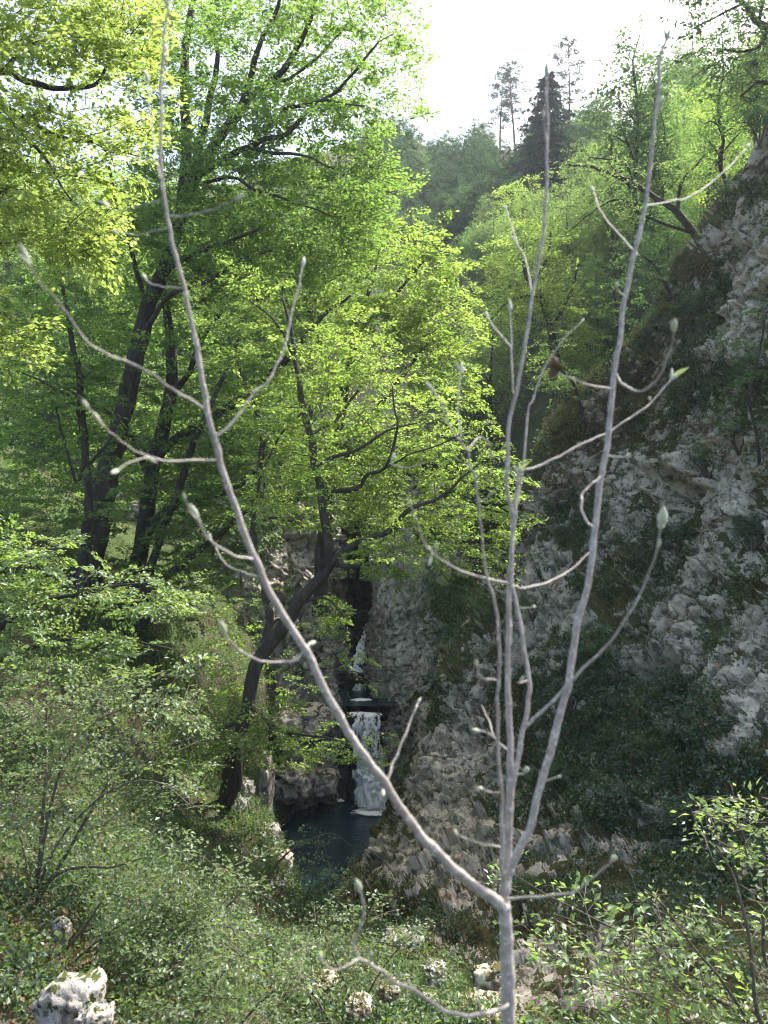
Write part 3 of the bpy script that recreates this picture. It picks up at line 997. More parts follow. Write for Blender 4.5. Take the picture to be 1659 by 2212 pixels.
tree('young_tree', 'thin dark pole tree standing left of the thickest trunk', [
    [(172, 1270, 22, 10), (190, 1112, 22, 9), (187, 1012, 22, 8.5), (178, 912, 22, 8), (170, 797, 22, 7), (160, 767, 22, 6.5), (150, 690, 22, 5), (130, 600, 22, 3.5)],
    [(184, 985, 22, 4), (165, 1040, 21.6, 3.4), (140, 950, 21.4, 3), (120, 880, 21.2, 2)],
    [(178, 912, 22, 4), (150, 860, 21.6, 3), (100, 830, 21.4, 2.4), (40, 800, 21, 1.6)],
    [(188, 1010, 22, 4), (230, 960, 21.6, 3), (262, 900, 21.4, 2)],
], [dict(poly=[(0, 640), (140, 560), (260, 700), (250, 900), (290, 1100), (180, 1180), (0, 1100)], Y=21.6, dY=1.8, n=300, thr=.05, s=.75, nleaf=52, leaf=.095, rad=.007, flat=.05, seed=8)], M['beech'])

tree('young_tree', 'slender dark tree leaning right beside the two big trunks', [
    [(296, 1400, 25, 11), (318, 1260, 25, 10), (355, 1137, 25, 9), (385, 1067, 24.6, 8), (410, 977, 24.4, 7), (450, 887, 24, 6), (480, 820, 24, 5), (505, 767, 24, 4), (520, 700, 24, 3)],
    [(318, 1268, 25, 8), (370, 1237, 24.6, 8), (415, 1202, 24.2, 7), (480, 1152, 24, 6), (520, 1115, 23.6, 4.5), (580, 1060, 23.2, 3)],
    [(300, 1370, 25, 5), (350, 1300, 24.6, 4), (420, 1260, 24.2, 3), (480, 1235, 24, 2)],
], [dict(poly=[(330, 1260), (380, 1080), (430, 900), (560, 760), (600, 860), (560, 1000), (590, 1120), (470, 1290), (400, 1360)], Y=24, dY=2, n=300, thr=.05, s=.75, nleaf=52, leaf=.095, rad=.007, flat=.05, seed=9)], M['beech'])

tree('leaning_tree', 'dark tree leaning from the rocky bank over the pool with bright yellow green crown', [
    [(436, 1850, 20, 23.2), (447, 1815, 20, 21.5), (466, 1775, 20, 19.8), (486, 1730, 20, 18.1), (494, 1685, 20, 16.3), (500, 1640, 20, 15.5), (518, 1590, 20, 14.6), (532, 1540, 20, 13.8), (545, 1470, 20, 14.6), (565, 1417, 20, 15.5), (600, 1370, 19.9, 14.6), (640, 1307, 19.8, 13.8), (672, 1270, 19.7, 13.8), (700, 1240, 19.6, 12.9), (712, 1215, 19.5, 11.2), (709, 1177, 19.4, 10.3), (698, 1107, 19.3, 9.5), (688, 1037, 19.2, 8.6), (675, 985, 19.2, 8.2), (671, 937, 19.2, 7.7), (655, 882, 19.2, 6.9), (645, 822, 19.2, 6.0), (635, 757, 19.2, 4.7), (622, 700, 19.2, 3.4), (610, 640, 19.2, 2.1)],
    [(714, 1222, 19.5, 8.6), (735, 1195, 19.2, 6.9), (775, 1172, 18.9, 6.9), (829, 1153, 18.6, 6.5), (860, 1125, 18.3, 5.6), (884, 1099, 18.1, 5.2), (929, 1083, 18, 4.3), (974, 1057, 17.8, 3.4), (1000, 1030, 17.6, 2.6), (1040, 1000, 17.5, 1.5)],
    [(697, 1085, 19.3, 6.0), (712, 1068, 19, 5.2), (745, 1062, 18.6, 5.2), (780, 1050, 18.3, 4.7), (797, 1026, 18.1, 4.3), (829, 1013, 18, 3.9), (848, 970, 17.8, 3.4), (860, 915, 17.6, 2.6), (845, 832, 17.5, 1.7)],
    [(682, 1005, 19.2, 5.2), (720, 988, 18.8, 4.3), (770, 972, 18.4, 3.4), (832, 936, 18, 2.6), (900, 915, 17.8, 1.7)],
    [(671, 940, 19.2, 4.3), (722, 908, 19.6, 3.4), (770, 852, 19.9, 2.6), (800, 800, 20, 1.5)],
    [(640, 790, 19.2, 3.4), (600, 700, 18.8, 2.6), (540, 650, 18.6, 1.7)],
    [(829, 1013, 18, 2.6), (880, 985, 17.6, 2.1), (950, 960, 17.4, 1.7), (1010, 930, 17.2, 1.3)],
    [(697, 1240, 19.6, 6.0), (690, 1205, 19.3, 5.2), (693, 1185, 19.2, 2.6)],
    [(720, 1220, 19.5, 5.2), (770, 1225, 19.2, 4.3), (815, 1218, 19, 3.9), (833, 1212, 18.9, 2.6)],
    # second stem up the left
    [(572, 1400, 20, 9.5), (580, 1330, 20.3, 9.0), (570, 1267, 20.5, 8.6), (555, 1197, 20.6, 8.2), (549, 1112, 20.7, 7.7), (560, 1017, 20.7, 6.9), (565, 952, 20.7, 6.0), (550, 882, 20.7, 5.2), (525, 815, 20.7, 4.3), (505, 770, 20.7, 3.0), (490, 700, 20.7, 1.7)],
    [(552, 1090, 20.7, 4.3), (572, 1050, 20.9, 4.3), (570, 1015, 21, 3.4), (600, 950, 21.2, 2.6), (660, 880, 21.2, 1.7)],
    # twin stem at the foot
    [(482, 1760, 20, 10.3), (500, 1725, 19.8, 9.5), (516, 1690, 19.7, 7.7), (513, 1640, 19.7, 7.7), (520, 1595, 19.8, 6.9)],
    [(540, 1520, 20, 5.2), (600, 1575, 19.3, 4.3), (660, 1590, 18.9, 3.1), (740, 1600, 18.5, 2.1), (820, 1640, 18.3, 1.4)],
    [(530, 1550, 20, 4.3), (470, 1580, 19.4, 3.4), (410, 1600, 19.1, 2.2), (360, 1620, 19, 1.4)],
    [(565, 1420, 20, 3.4), (620, 1428, 19.6, 3.4), (640, 1450, 19.4, 2.6), (700, 1440, 19.1, 1.7), (790, 1460, 18.8, 1.2)],
    [(640, 1310, 19.8, 3.4), (700, 1290, 19.4, 2.6), (740, 1330, 19.2, 1.5)],
    [(550, 1130, 20.7, 4.3), (590, 1120, 20.4, 3.4), (640, 1130, 20, 2.1)],
], [
    dict(poly=[(430, 640), (500, 590), (580, 590), (640, 660), (800, 700), (900, 770), (960, 850), (1050, 905), (1090, 965), (1120, 1080), (1130, 1140), (1060, 1195), (960, 1170), (880, 1150), (800, 1190), (745, 1150), (690, 1130), (620, 1130), (570, 1110), (560, 1000), (520, 850)],
         Y=19.9, dY=2.0, n=830, thr=.04, s=.66, nleaf=54, leaf=.078, rad=.012, flat=.04, droop=.10, freq=(.75, .75, 2.9), seed=11),
    dict(poly=[(690, 1290), (740, 1290), (745, 1360), (705, 1380)], Y=19.9, dY=.6, n=20, thr=-.3, s=.5, nleaf=60, leaf=.075, rad=.006, flat=.07, seed=12),
    dict(poly=[(690, 1420), (760, 1400), (830, 1450), (800, 1480), (700, 1480)], Y=18.9, dY=.5, n=13, thr=-.3, s=.42, nleaf=36, leaf=.072, rad=.005, flat=.06, seed=12),
    dict(poly=[(360, 1550), (470, 1500), (620, 1510), (720, 1560), (850, 1610), (835, 1660), (720, 1640), (600, 1660), (430, 1640), (350, 1600)], Y=18.9, dY=1.2, n=135, thr=-.02, s=.6, nleaf=48, leaf=.072, rad=.005, flat=.035, droop=.08, seed=13, freq=(.8, .8, 3.2)),
    dict(poly=[(430, 1240), (560, 1250), (640, 1400), (640, 1500), (540, 1500), (430, 1440), (400, 1330)], Y=21.2, dY=1.0, n=62, thr=.05, s=.6, nleaf=44, leaf=.072, rad=.005, flat=.05, seed=14),
    dict(poly=[(760, 1140), (900, 1150), (1100, 1190), (1085, 1235), (980, 1230), (860, 1225), (770, 1250)], Y=18.2, dY=.9, n=75, thr=-.05, s=.6, nleaf=48, leaf=.075, rad=.005, flat=.04, seed=15),
], M['bright'], sides=10)

tree('spreading_tree', 'bright green tree behind the leaning tree with domed crown edge against the dark hollow', [
    [(690, 1330, 31, 17), (700, 1150, 31, 15), (720, 1000, 31, 13), (745, 850, 31, 10), (770, 720, 31, 7), (800, 620, 31, 4), (820, 540, 31, 2)],
    [(720, 1000, 31, 7), (800, 900, 30, 6), (880, 800, 29.6, 4), (950, 700, 29.4, 2.5)],
    [(745, 850, 31, 6), (690, 740, 31, 5), (660, 640, 31, 3)],
    [(770, 720, 31, 5), (850, 640, 30.4, 3.6), (920, 560, 30, 2)],
], [dict(poly=[(640, 540), (740, 480), (830, 500), (855, 465), (880, 500), (905, 485), (935, 500), (960, 560), (995, 590), (990, 620), (1015, 660), (1000, 740), (1030, 800), (1040, 880), (930, 860), (780, 760), (640, 680)], Y=30, dY=2.6, n=560, thr=.03, s=.9, nleaf=56, leaf=.12, rad=.009, flat=.07, seed=17),
    dict(poly=[(560, 1000), (700, 900), (900, 900), (1010, 1000), (960, 1130), (700, 1140)], Y=30, dY=2, n=180, thr=.03, s=.9, nleaf=50, leaf=.12, rad=.009, flat=.07, seed=18)], M['bright'])

# branches reaching in from a tree standing out of the frame on the left
tree('overhanging_tree', 'yellow green tree reaching into the top left corner with long dark boughs', [
    [(-480, 1650, 12, 60), (-470, 1200, 12, 52), (-440, 800, 12, 45), (-400, 400, 12, 36), (-380, 0, 12, 26), (-360, -300, 12, 14)],
    [(-440, 700, 12, 16), (-250, 350, 11.6, 11), (-100, 175, 11.4, 8), (0, 152, 11.2, 7.5), (50, 172, 11.2, 7), (100, 187, 11, 6), (150, 190, 11, 5), (205, 185, 11, 4), (232, 140, 11, 3), (262, 75, 11, 2)],
    [(-400, 420, 12, 12), (-200, 180, 11.6, 8), (-60, 110, 11.4, 5), (0, 104, 11.2, 4), (60, 100, 11, 3), (130, 60, 11, 2)],
    [(-440, 760, 12, 15), (-250, 420, 11.6, 11), (-80, 220, 11.4, 8), (0, 228, 11.2, 7), (50, 258, 11, 6), (100, 288, 11, 5.5), (150, 306, 11, 4.5), (200, 310, 10.9, 3.5), (240, 330, 10.9, 2.5), (300, 300, 10.9, 1.6)],
    [(-80, 225, 11.4, 6), (0, 250, 11.3, 5), (45, 290, 11.2, 4.5), (85, 332, 11, 4), (125, 385, 11, 3), (155, 430, 10.9, 2)],
    [(50, 60, 11.3, 3), (48, 100, 11.2, 4), (20, 140, 11.2, 5), (-40, 180, 11.4, 6), (-250, 350, 11.6, 9)],
    [(-450, 1000, 12, 12), (-200, 780, 11.6, 8), (-60, 740, 11.4, 5), (20, 710, 11.2, 2.5)],
], [
    dict(poly=[(-60, -60), (300, -60), (330, 60), (328, 140), (305, 230), (385, 288), (300, 325), (282, 380), (250, 420), (232, 500), (200, 520), (150, 500), (120, 420), (60, 440), (0, 500), (-60, 480)], Y=11, dY=1.5, n=400, thr=.02, s=.55, nleaf=44, leaf=.075, rad=.004, flat=.07, seed=21),
    dict(poly=[(-60, 430), (60, 400), (140, 430), (230, 520), (160, 560), (60, 500), (-60, 540)], Y=11, dY=1, n=80, thr=-.05, s=.5, nleaf=46, leaf=.075, rad=.004, flat=.07, seed=22),
    dict(poly=[(-60, 650), (60, 690), (95, 750), (20, 790), (-60, 800)], Y=11.2, dY=.7, n=42, thr=-.2, s=.5, nleaf=46, leaf=.075, rad=.004, flat=.06, seed=22),
], M['lime'], sides=10)

# low layered growth on the left bank
tree('hornbeam_tree', 'low hornbeam with flat tiers of pale leaves in front of the big trunks', [
    [(-190, 1640, 14.5, 14), (-120, 1480, 14.4, 12), (-40, 1380, 14.2, 9), (80, 1310, 14, 6), (200, 1275, 13.8, 4), (330, 1255, 13.6, 2)],
    [(-120, 1480, 14.4, 8), (0, 1420, 14, 6), (130, 1385, 13.8, 4), (260, 1375, 13.6, 3), (380, 1405, 13.4, 1.8)],
    [(-150, 1540, 14.4, 8), (-80, 1320, 14, 6), (0, 1230, 13.8, 4), (90, 1190, 13.6, 2.4), (150, 1180, 13.5, 1.4)],
], [dict(poly=[(-80, 1130), (80, 1140), (165, 1170), (170, 1215), (60, 1225), (-80, 1240)], Y=13.7, dY=1, n=60, thr=-.1, s=.55, nleaf=48, leaf=.072, rad=.004, flat=.03, droop=.08, seed=25, freq=(.8, .8, 3)),
    dict(poly=[(-80, 1260), (150, 1240), (330, 1230), (425, 1290), (330, 1330), (180, 1320), (-80, 1340)], Y=13.7, dY=1, n=115, thr=-.1, s=.55, nleaf=50, leaf=.072, rad=.004, flat=.03, droop=.08, seed=26, freq=(.8, .8, 3)),
    dict(poly=[(-80, 1370), (150, 1370), (300, 1360), (430, 1410), (300, 1440), (100, 1450), (-80, 1450)], Y=13.6, dY=1, n=95, thr=-.1, s=.55, nleaf=50, leaf=.072, rad=.004, flat=.03, droop=.08, seed=27, freq=(.8, .8, 3))], M['near'])


def shrub(label, stems, crowns, m, **kw):
    return tree('shrub', label, stems, crowns, m, M['barkshrub'], 6, 'shrub', None, 4, .03, 'stems', 'foliage')


shrub('large many stemmed shrub with small pale leaves below the big trunks', [
    [(10, 2110, 9.3, 6), (40, 2015, 9.4, 5.5), (65, 1950, 9.5, 5), (125, 1875, 9.5, 4.2), (170, 1800, 9.5, 3.6), (230, 1700, 9.5, 2.6), (290, 1600, 9.5, 1.6)],
    [(60, 1990, 9.6, 5), (82, 1880, 9.7, 4.4), (92, 1780, 9.8, 4), (98, 1640, 9.9, 3), (104, 1520, 10, 2.4), (108, 1430, 10, 1.6)],
    [(65, 1980, 9.5, 5), (85, 1870, 9.5, 4.2), (110, 1740, 9.4, 3.4), (150, 1620, 9.3, 2.6), (210, 1560, 9.2, 2), (290, 1520, 9.2, 1.4)],
    [(60, 2000, 9.5, 4), (110, 1900, 9.3, 3.4), (180, 1870, 9.2, 3), (250, 1872, 9.1, 2.2), (320, 1850, 9, 1.4)],
    [(62, 1985, 9.6, 4), (60, 1880, 9.8, 3), (30, 1760, 10, 2.4), (-10, 1640, 10, 1.6)],
    [(60, 1980, 9.6, 4), (120, 1830, 9.4, 3), (220, 1720, 9.2, 2.4), (330, 1690, 9, 1.8), (420, 1745, 8.9, 1.2)],
], [dict(poly=[(-60, 1440), (120, 1420), (260, 1440), (400, 1470), (430, 1560), (440, 1640), (400, 1760), (330, 1800), (240, 1880), (140, 1880), (60, 1830), (-60, 1820)], Y=9.4, dY=1.0, n=230, thr=.05, s=.5, nleaf=34, leaf=.052, rad=.0022, flat=.05, seed=31, freq=(1.4, 1.4, 2.2))], M['shrub'])

shrub('broad low shrub of small pale leaves on the shaded slope left of the pool', [
    [(330, 2170, 8.6, 4), (370, 2080, 8.7, 3.4), (410, 1990, 8.8, 2.8), (430, 1900, 8.8, 2), (440, 1850, 8.8, 1.2)],
    [(330, 2160, 8.6, 3.6), (410, 2040, 8.5, 3), (480, 1970, 8.4, 2.2), (530, 1920, 8.4, 1.2)],
    [(330, 2160, 8.6, 3.6), (330, 2050, 8.8, 2.8), (310, 1960, 8.9, 2), (290, 1900, 8.9, 1.2)],
], [dict(poly=[(270, 1890), (350, 1845), (430, 1825), (530, 1865), (548, 1925), (480, 2000), (400, 2050), (380, 2110), (290, 2070), (250, 1960)], Y=8.7, dY=.8, n=130, thr=.02, s=.46, nleaf=34, leaf=.05, rad=.002, flat=.05, seed=33, freq=(1.4, 1.4, 2.2))], M['shrub'])

shrub('sparse green shrub at the bottom edge between white boulder and bare sapling', [
    [(380, 2330, 7, 5), (420, 2200, 7.1, 4), (470, 2120, 7.2, 3), (530, 2060, 7.2, 2), (590, 2020, 7.2, 1.2)],
    [(390, 2330, 7, 4), (500, 2230, 6.9, 3), (570, 2160, 6.8, 2.2), (640, 2110, 6.8, 1.3)],
    [(370, 2330, 7, 4), (360, 2200, 7.2, 3), (380, 2100, 7.3, 2), (420, 2040, 7.3, 1.2)],
], [dict(poly=[(380, 2040), (500, 2010), (600, 1990), (660, 2060), (650, 2160), (600, 2260), (400, 2280), (320, 2240), (340, 2110)], Y=7.1, dY=.7, n=100, thr=.04, s=.4, nleaf=28, leaf=.044, rad=.0018, flat=.08, seed=35, freq=(1.6, 1.6, 2.4))], M['shrub'])

shrub('thin leafy shrub on the gully floor between the pool and the lower edge', [
    [(760, 2260, 9, 3), (750, 2150, 9.2, 2.4), (720, 2060, 9.3, 1.8), (690, 1990, 9.3, 1)],
    [(760, 2260, 9, 3), (800, 2140, 9.2, 2), (850, 2060, 9.3, 1.4), (900, 2010, 9.3, .9)],
    [(750, 2260, 9, 3), (680, 2160, 9, 2), (640, 2080, 9, 1.2)],
], [dict(poly=[(620, 1960), (740, 1940), (900, 1990), (960, 2080), (900, 2160), (760, 2200), (640, 2170)], Y=9.2, dY=.9, n=80, thr=.04, s=.42, nleaf=28, leaf=.045, rad=.002, flat=.08, seed=36, freq=(1.4, 1.4, 2.2))], M['shrub'])

shrub('small bright sapling in leaf at the near edge of the dark pool', [
    [(640, 2010, 17, 2.2), (660, 1950, 17, 1.8), (676, 1890, 17, 1.4), (684, 1840, 17, .9)],
    [(640, 2010, 17, 2.2), (700, 1950, 17, 1.4), (716, 1890, 17, .9)],
    [(562, 1925, 17, 2.6), (590, 1880, 17, 2.4), (620, 1842, 17, 2), (665, 1815, 17, 1.5), (720, 1800, 17, 1), (765, 1830, 17, .7)],
], [dict(poly=[(630, 1900), (670, 1850), (690, 1840), (730, 1890), (720, 1950), (640, 1960)], Y=17, dY=.6, n=36, thr=-.2, s=.45, nleaf=26, leaf=.07, rad=.004, flat=.08, seed=37, freq=(1, 1, 1.4)),
    dict(poly=[(620, 1820), (700, 1795), (775, 1810), (780, 1840), (700, 1825), (630, 1850)], Y=17, dY=.4, n=14, thr=-.3, s=.4, nleaf=20, leaf=.05, rad=.004, flat=.06, seed=38)], M['cliffshrub'])

# leafy shrub in the lower right corner, close to the camera
shrub('fresh green leafy shrub with thin pale twigs filling the lower right corner', [
    [(1750, 2330, 5.2, 10), (1654, 2205, 5.3, 8), (1580, 2175, 5.35, 7.5), (1529, 2145, 5.4, 7), (1480, 2120, 5.4, 6.5), (1449, 2094, 5.4, 6), (1419, 2050, 5.4, 5), (1385, 2016, 5.4, 4.5), (1340, 2012, 5.4, 3.4), (1290, 1990, 5.4, 2.4), (1240, 1960, 5.4, 1.8), (1180, 1930, 5.4, 1.3), (1110, 1890, 5.4, .9)],
    [(1720, 2330, 5.1, 7), (1640, 2200, 5.0, 5), (1610, 2030, 4.95, 4), (1594, 1950, 4.9, 3.4), (1569, 1865, 4.9, 2.6), (1520, 1800, 4.9, 1.8), (1500, 1750, 4.9, 1.2)],
    [(1760, 2300, 5.3, 7), (1680, 2120, 5.3, 5), (1650, 2050, 5.3, 4), (1640, 1900, 5.3, 3), (1600, 1790, 5.3, 2), (1580, 1700, 5.3, 1.2)],
    [(1640, 2240, 5.2, 5), (1560, 2120, 5.15, 3.4), (1500, 2050, 5.1, 2.6), (1440, 1960, 5.1, 2), (1390, 1920, 5.1, 1.3)],
    [(1600, 2270, 5.2, 4), (1480, 2150, 5.3, 2.8), (1380, 2080, 5.35, 2), (1280, 2010, 5.4, 1.4), (1200, 1975, 5.4, 1)],
    [(1590, 2290, 5.1, 4), (1440, 2180, 5.1, 2.6), (1330, 2130, 5.1, 1.8), (1230, 2110, 5.1, 1.1)],
    [(1419, 2050, 5.4, 2.4), (1400, 1985, 5.4, 1.8), (1370, 1900, 5.4, 1.2), (1352, 1865, 5.4, .8)],
], [dict(poly=[(1110, 1985), (1230, 1950), (1330, 1975), (1350, 1930), (1440, 1925), (1540, 1980), (1680, 2000), (1720, 2280), (1240, 2280), (1260, 2170), (1180, 2110), (1200, 2060)], Y=5.2, dY=.55, n=165, thr=.03, s=.29, nleaf=13, leaf=.047, rad=.0012, taper=.6, flat=.10, tilt=.6, droop=.2, wr=.27, seed=41, freq=(2, 2, 3)),
    dict(poly=[(1450, 1790), (1500, 1750), (1570, 1700), (1600, 1690), (1720, 1700), (1720, 2000), (1600, 1960), (1560, 1880), (1470, 1850)], Y=5.1, dY=.45, n=42, thr=-.02, s=.28, nleaf=12, leaf=.047, rad=.0011, taper=.6, flat=.10, tilt=.6, droop=.2, wr=.27, seed=42, freq=(2, 2, 3)),
    dict(poly=[(1060, 1840), (1130, 1880), (1150, 1920), (1060, 1900)], Y=5.4, dY=.2, n=6, thr=-1, s=.18, nleaf=12, leaf=.036, rad=.001, flat=.10, tilt=.6, droop=.2, wr=.27, seed=43)], M['near'])
# ------------------------------------------------------------------ trees of the far slopes: a few models, then copies
def model_tree(name, h, cw, ch, nsp, s, nleaf, leaf, leaf_m, bark_m, seed, nlimb=7, crown_low=.3, thr=-.1, lean=.0, r0=None, wobble=.02, twr=.006):
    global rng
    rng = np.random.default_rng(seed)
    t = thing(name, 'x', 'tree')
    r0 = r0 or h * .016
    zs = np.linspace(-.06 * h, h * .93, 10)
    tr = np.stack([lean * zs + wobble * h * perlin(np.stack([zs * .3, zs * 0 + seed, zs * 0], -1)), wobble * h * perlin(np.stack([zs * .3, zs * 0 + seed + 5, zs * 0], -1)), zs, r0 * (1 - .9 * (zs / h).clip(0))], -1)
    tr[0, 3] *= 1.3
    L = [smooth_line(tr, 3)]
    for k in range(nlimb):
        f = crown_low + (.85 - crown_low) * (k + rng.random() * .8) / nlimb
        i = int(f * (len(L[0]) - 1))
        a = k * 2.4 + rng.random()
        ln = cw * (.9 - .5 * (f - crown_low) / (1 - crown_low)) * (.7 + .4 * rng.random())
        d = np.array([math.cos(a), math.sin(a), 0])
        p0 = L[0][i, :3]
        r = L[0][i, 3]
        L.append(smooth_line(np.array([[*p0, r * .6], [*(p0 + d * ln * .4 + np.array([0, 0, ln * .3])), r * .42], [*(p0 + d * ln * .75 + np.array([0, 0, ln * .5 + .3 * rng.normal()])), r * .28], [*(p0 + d * ln + np.array([0, 0, ln * .62])), r * .12]]), 3))
    g = Geo()
    for l in L:
        tube(g, l[:, :3], l[:, 3], 6)
    g.build('trunk', bark_m, t)
    zc = h - ch
    P = []
    need = nsp
    while need > 0:
        q = rng.normal(size=(need * 3 + 20, 3))
        q = nrm(q) * (rng.random((len(q), 1)) ** .42)
        ztap = 1 - .32 * np.clip(q[:, 2:3], 0, 1)
        p = q * np.array([cw, cw, ch]) * np.concatenate([ztap, ztap, np.ones_like(ztap)], 1) + np.array([lean * zc, 0, zc])
        nz = fbm(p * (2.2 / cw) + seed * 3.1, 3, seed)
        lump = 1 + .9 * nz
        p = p[(np.linalg.norm(q, axis=1) < lump * .98) & (nz > thr)]
        P.append(p[:need])
        need -= len(p)
    P = np.concatenate(P)
    wood, lf = Geo(), Geo()
    grow(L, P, wood, lf, s=s, nleaf=nleaf, leaf=leaf, rad=twr * h / 10 + .004, tilt=.6, flat=.12, droop=.2, wr=.36, twig=False)
    build_crown(lf, wood, leaf_m, bark_m, t, None, 'crown')
    return t


def model_spruce(name, h, w, seed, needle):
    r = np.random.default_rng(seed)
    t = thing(name, 'x', 'conifer')
    g = Geo()
    tube(g, np.array([[0, 0, -1], [0, 0, h * .5], [0, 0, h]]), np.array([h * .018, h * .011, .02]), 7)
    g.build('trunk', M['barkfar'], t)
    wood, lf = Geo(), Geo()
    TP, TR = [], []
    B, D, Nn, L = [], [], [], []
    z = h * .1
    while z < h * .985:
        f = z / h
        ln = w * (1 - f) ** .8 * .5 + .15
        for a in np.arange(7) / 7 * 6.283 + r.random() * 6:
            l = ln * (.4 + .75 * r.random())
            d = np.array([math.cos(a), math.sin(a), 0])
            p0 = np.array([0, 0, z + r.normal() * .15])
            p1 = p0 + d * l * .5 + np.array([0, 0, -.06 * l])
            p2 = p0 + d * l + np.array([0, 0, -.16 * l])
            TP.append([p0, p1, p2]); TR.append([.05, .035, .012])
            k = int(16 + 22 * l)
            u = r.random(k) ** .7
            lat = np.array([-d[1], d[0], 0])
            q = p0 + d * (u * l)[:, None] + np.array([0, 0, 1]) * (-.16 * l * u * u)[:, None] + lat * ((r.random(k) - .5) * .6 * l * (1.1 - u * .7))[:, None] + r.normal(size=(k, 3)) * .06
            B.append(q)
            D.append(d * .7 + lat * r.normal(size=(k, 1)) * .6 + np.array([0, 0, -.45]) + r.normal(size=(k, 3)) * .2)
            Nn.append(np.array([0, 0, 1]) + r.normal(size=(k, 3)) * .5)
            L.append(.30 + .3 * r.random(k))
        z += .42 + .25 * r.random()
    twigs(wood, np.array(TP), np.array(TR), 3)
    leaf_quads(lf, np.concatenate(B), np.concatenate(D), np.concatenate(Nn), np.concatenate(L), .2)
    build_crown(lf, wood, needle, M['barkfar'], t, None, 'crown')
    return t


def model_pine(name, h, w, seed, top=.55, n=46):
    r = np.random.default_rng(seed)
    t = thing(name, 'x', 'conifer')
    g = Geo()
    zs = np.linspace(-1, h * .97, 9)
    tr = np.stack([.02 * h * np.sin(zs * .25 + seed), .02 * h * np.cos(zs * .2 + seed), zs], -1)
    rad = h * .014 * (1 - .85 * (zs / h).clip(0))
    tube(g, smooth_line(tr, 3), np.interp(np.linspace(0, 1, 25), np.linspace(0, 1, 9), rad), 7)
    g.build('trunk', M['pinebark'], t)
    wood, lf = Geo(), Geo()
    TP, TR, B, D, Nn, L = [], [], [], [], [], []
    for k in range(n):
        f = 1 - top * (k + .3) / n
        a = k * 2.4 + r.random()
        prof = math.sin(min(1, (1 - f) / top * 1.25 + .12) * 2.4) ** .8
        l = w * .5 * max(.2, prof) * (.6 + .6 * r.random())
        d = np.array([math.cos(a), math.sin(a), 0])
        p0 = np.array([np.interp(f * h, zs, tr[:, 0]), np.interp(f * h, zs, tr[:, 1]), f * h])
        p1 = p0 + d * l * .55 + np.array([0, 0, .12 * l])
        p2 = p0 + d * l + np.array([0, 0, .22 * l])
        TP.append([p0, p1, p2]); TR.append([.06, .04, .015])
        m = int(70 + 60 * l / w)
        c = p0 + d * l * (.55 + .5 * r.random((m, 1))) + np.array([0, 0, .2 * l]) + r.normal(size=(m, 3)) * np.array([.33, .33, .13]) * (.4 + .35 * l)
        B.append(c); D.append(r.normal(size=(m, 3)) * np.array([1, 1, .6]) + np.array([0, 0, .4])); Nn.append(r.normal(size=(m, 3))); L.append(.22 + .22 * r.random(m))
    for k in range(7):
        f = .25 + .25 * r.random()
        a = r.random() * 6.28
        d = np.array([math.cos(a), math.sin(a), -.1])
        p0 = np.array([np.interp(f * h, zs, tr[:, 0]), np.interp(f * h, zs, tr[:, 1]), f * h])
        TP.append([p0, p0 + d * .7, p0 + d * 1.5]); TR.append([.035, .025, .01])
    twigs(wood, np.array(TP), np.array(TR), 3)
    leaf_quads(lf, np.concatenate(B), np.concatenate(D), np.concatenate(Nn), np.concatenate(L), .16)
    build_crown(lf, wood, M['pine'], M['pinebark'], t, None, 'crown')
    return t


_save = rng
used = set()


def put(src, loc, rz, s, label, group=None, cat='tree'):
    if src.name not in used:
        used.add(src.name)
        src.location = [float(x) for x in loc]
        src.rotation_euler = (0, 0, rz)
        src.scale = (s, s, s)
        return tag(src, label, cat, group)
    return copy_tree(src, loc, rz, s, label, cat, group)


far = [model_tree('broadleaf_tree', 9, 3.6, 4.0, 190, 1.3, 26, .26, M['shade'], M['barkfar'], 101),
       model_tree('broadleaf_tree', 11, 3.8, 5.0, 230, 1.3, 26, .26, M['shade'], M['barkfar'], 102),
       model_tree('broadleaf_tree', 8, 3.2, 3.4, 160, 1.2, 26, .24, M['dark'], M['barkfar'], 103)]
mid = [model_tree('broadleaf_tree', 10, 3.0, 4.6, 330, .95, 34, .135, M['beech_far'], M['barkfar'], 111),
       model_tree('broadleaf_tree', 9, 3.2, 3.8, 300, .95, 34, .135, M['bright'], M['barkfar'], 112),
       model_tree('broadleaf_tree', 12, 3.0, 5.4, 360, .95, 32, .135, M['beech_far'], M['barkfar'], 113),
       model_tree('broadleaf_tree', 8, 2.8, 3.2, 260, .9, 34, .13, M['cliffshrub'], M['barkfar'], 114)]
open_ = [model_tree('airy_tree', 15, 3.0, 6.4, 430, .95, 16, .18, M['dark'], M['bark'], 121, 16, .3, .02, r0=.22, wobble=.045, twr=.022),
         model_tree('airy_tree', 15, 2.6, 6.6, 360, .95, 14, .18, M['cliffshrub'], M['bark'], 122, 16, .28, .02, .03, r0=.19, wobble=.05, twr=.022)]
bare = model_tree('budding_tree', 9, 2.6, 3.6, 170, .9, 5, .12, M['lime'], M['barkfar'], 131, 10, .25, -.2, r0=.10)
spruce = model_spruce('spruce_tree', 15, 12.5, 141, M['needle'])
pine = model_pine('pine_tree', 16, 5.2, 142, n=30)
rng = np.random.default_rng(77)


def hz(px, Y, up=0.):
    """where the hillside lies under the sight line px at the distance Y"""
    x = (px - CX) / F * Y
    p = hill_z(x, Y)
    return np.array([x, Y, p[2] - .3 + up])


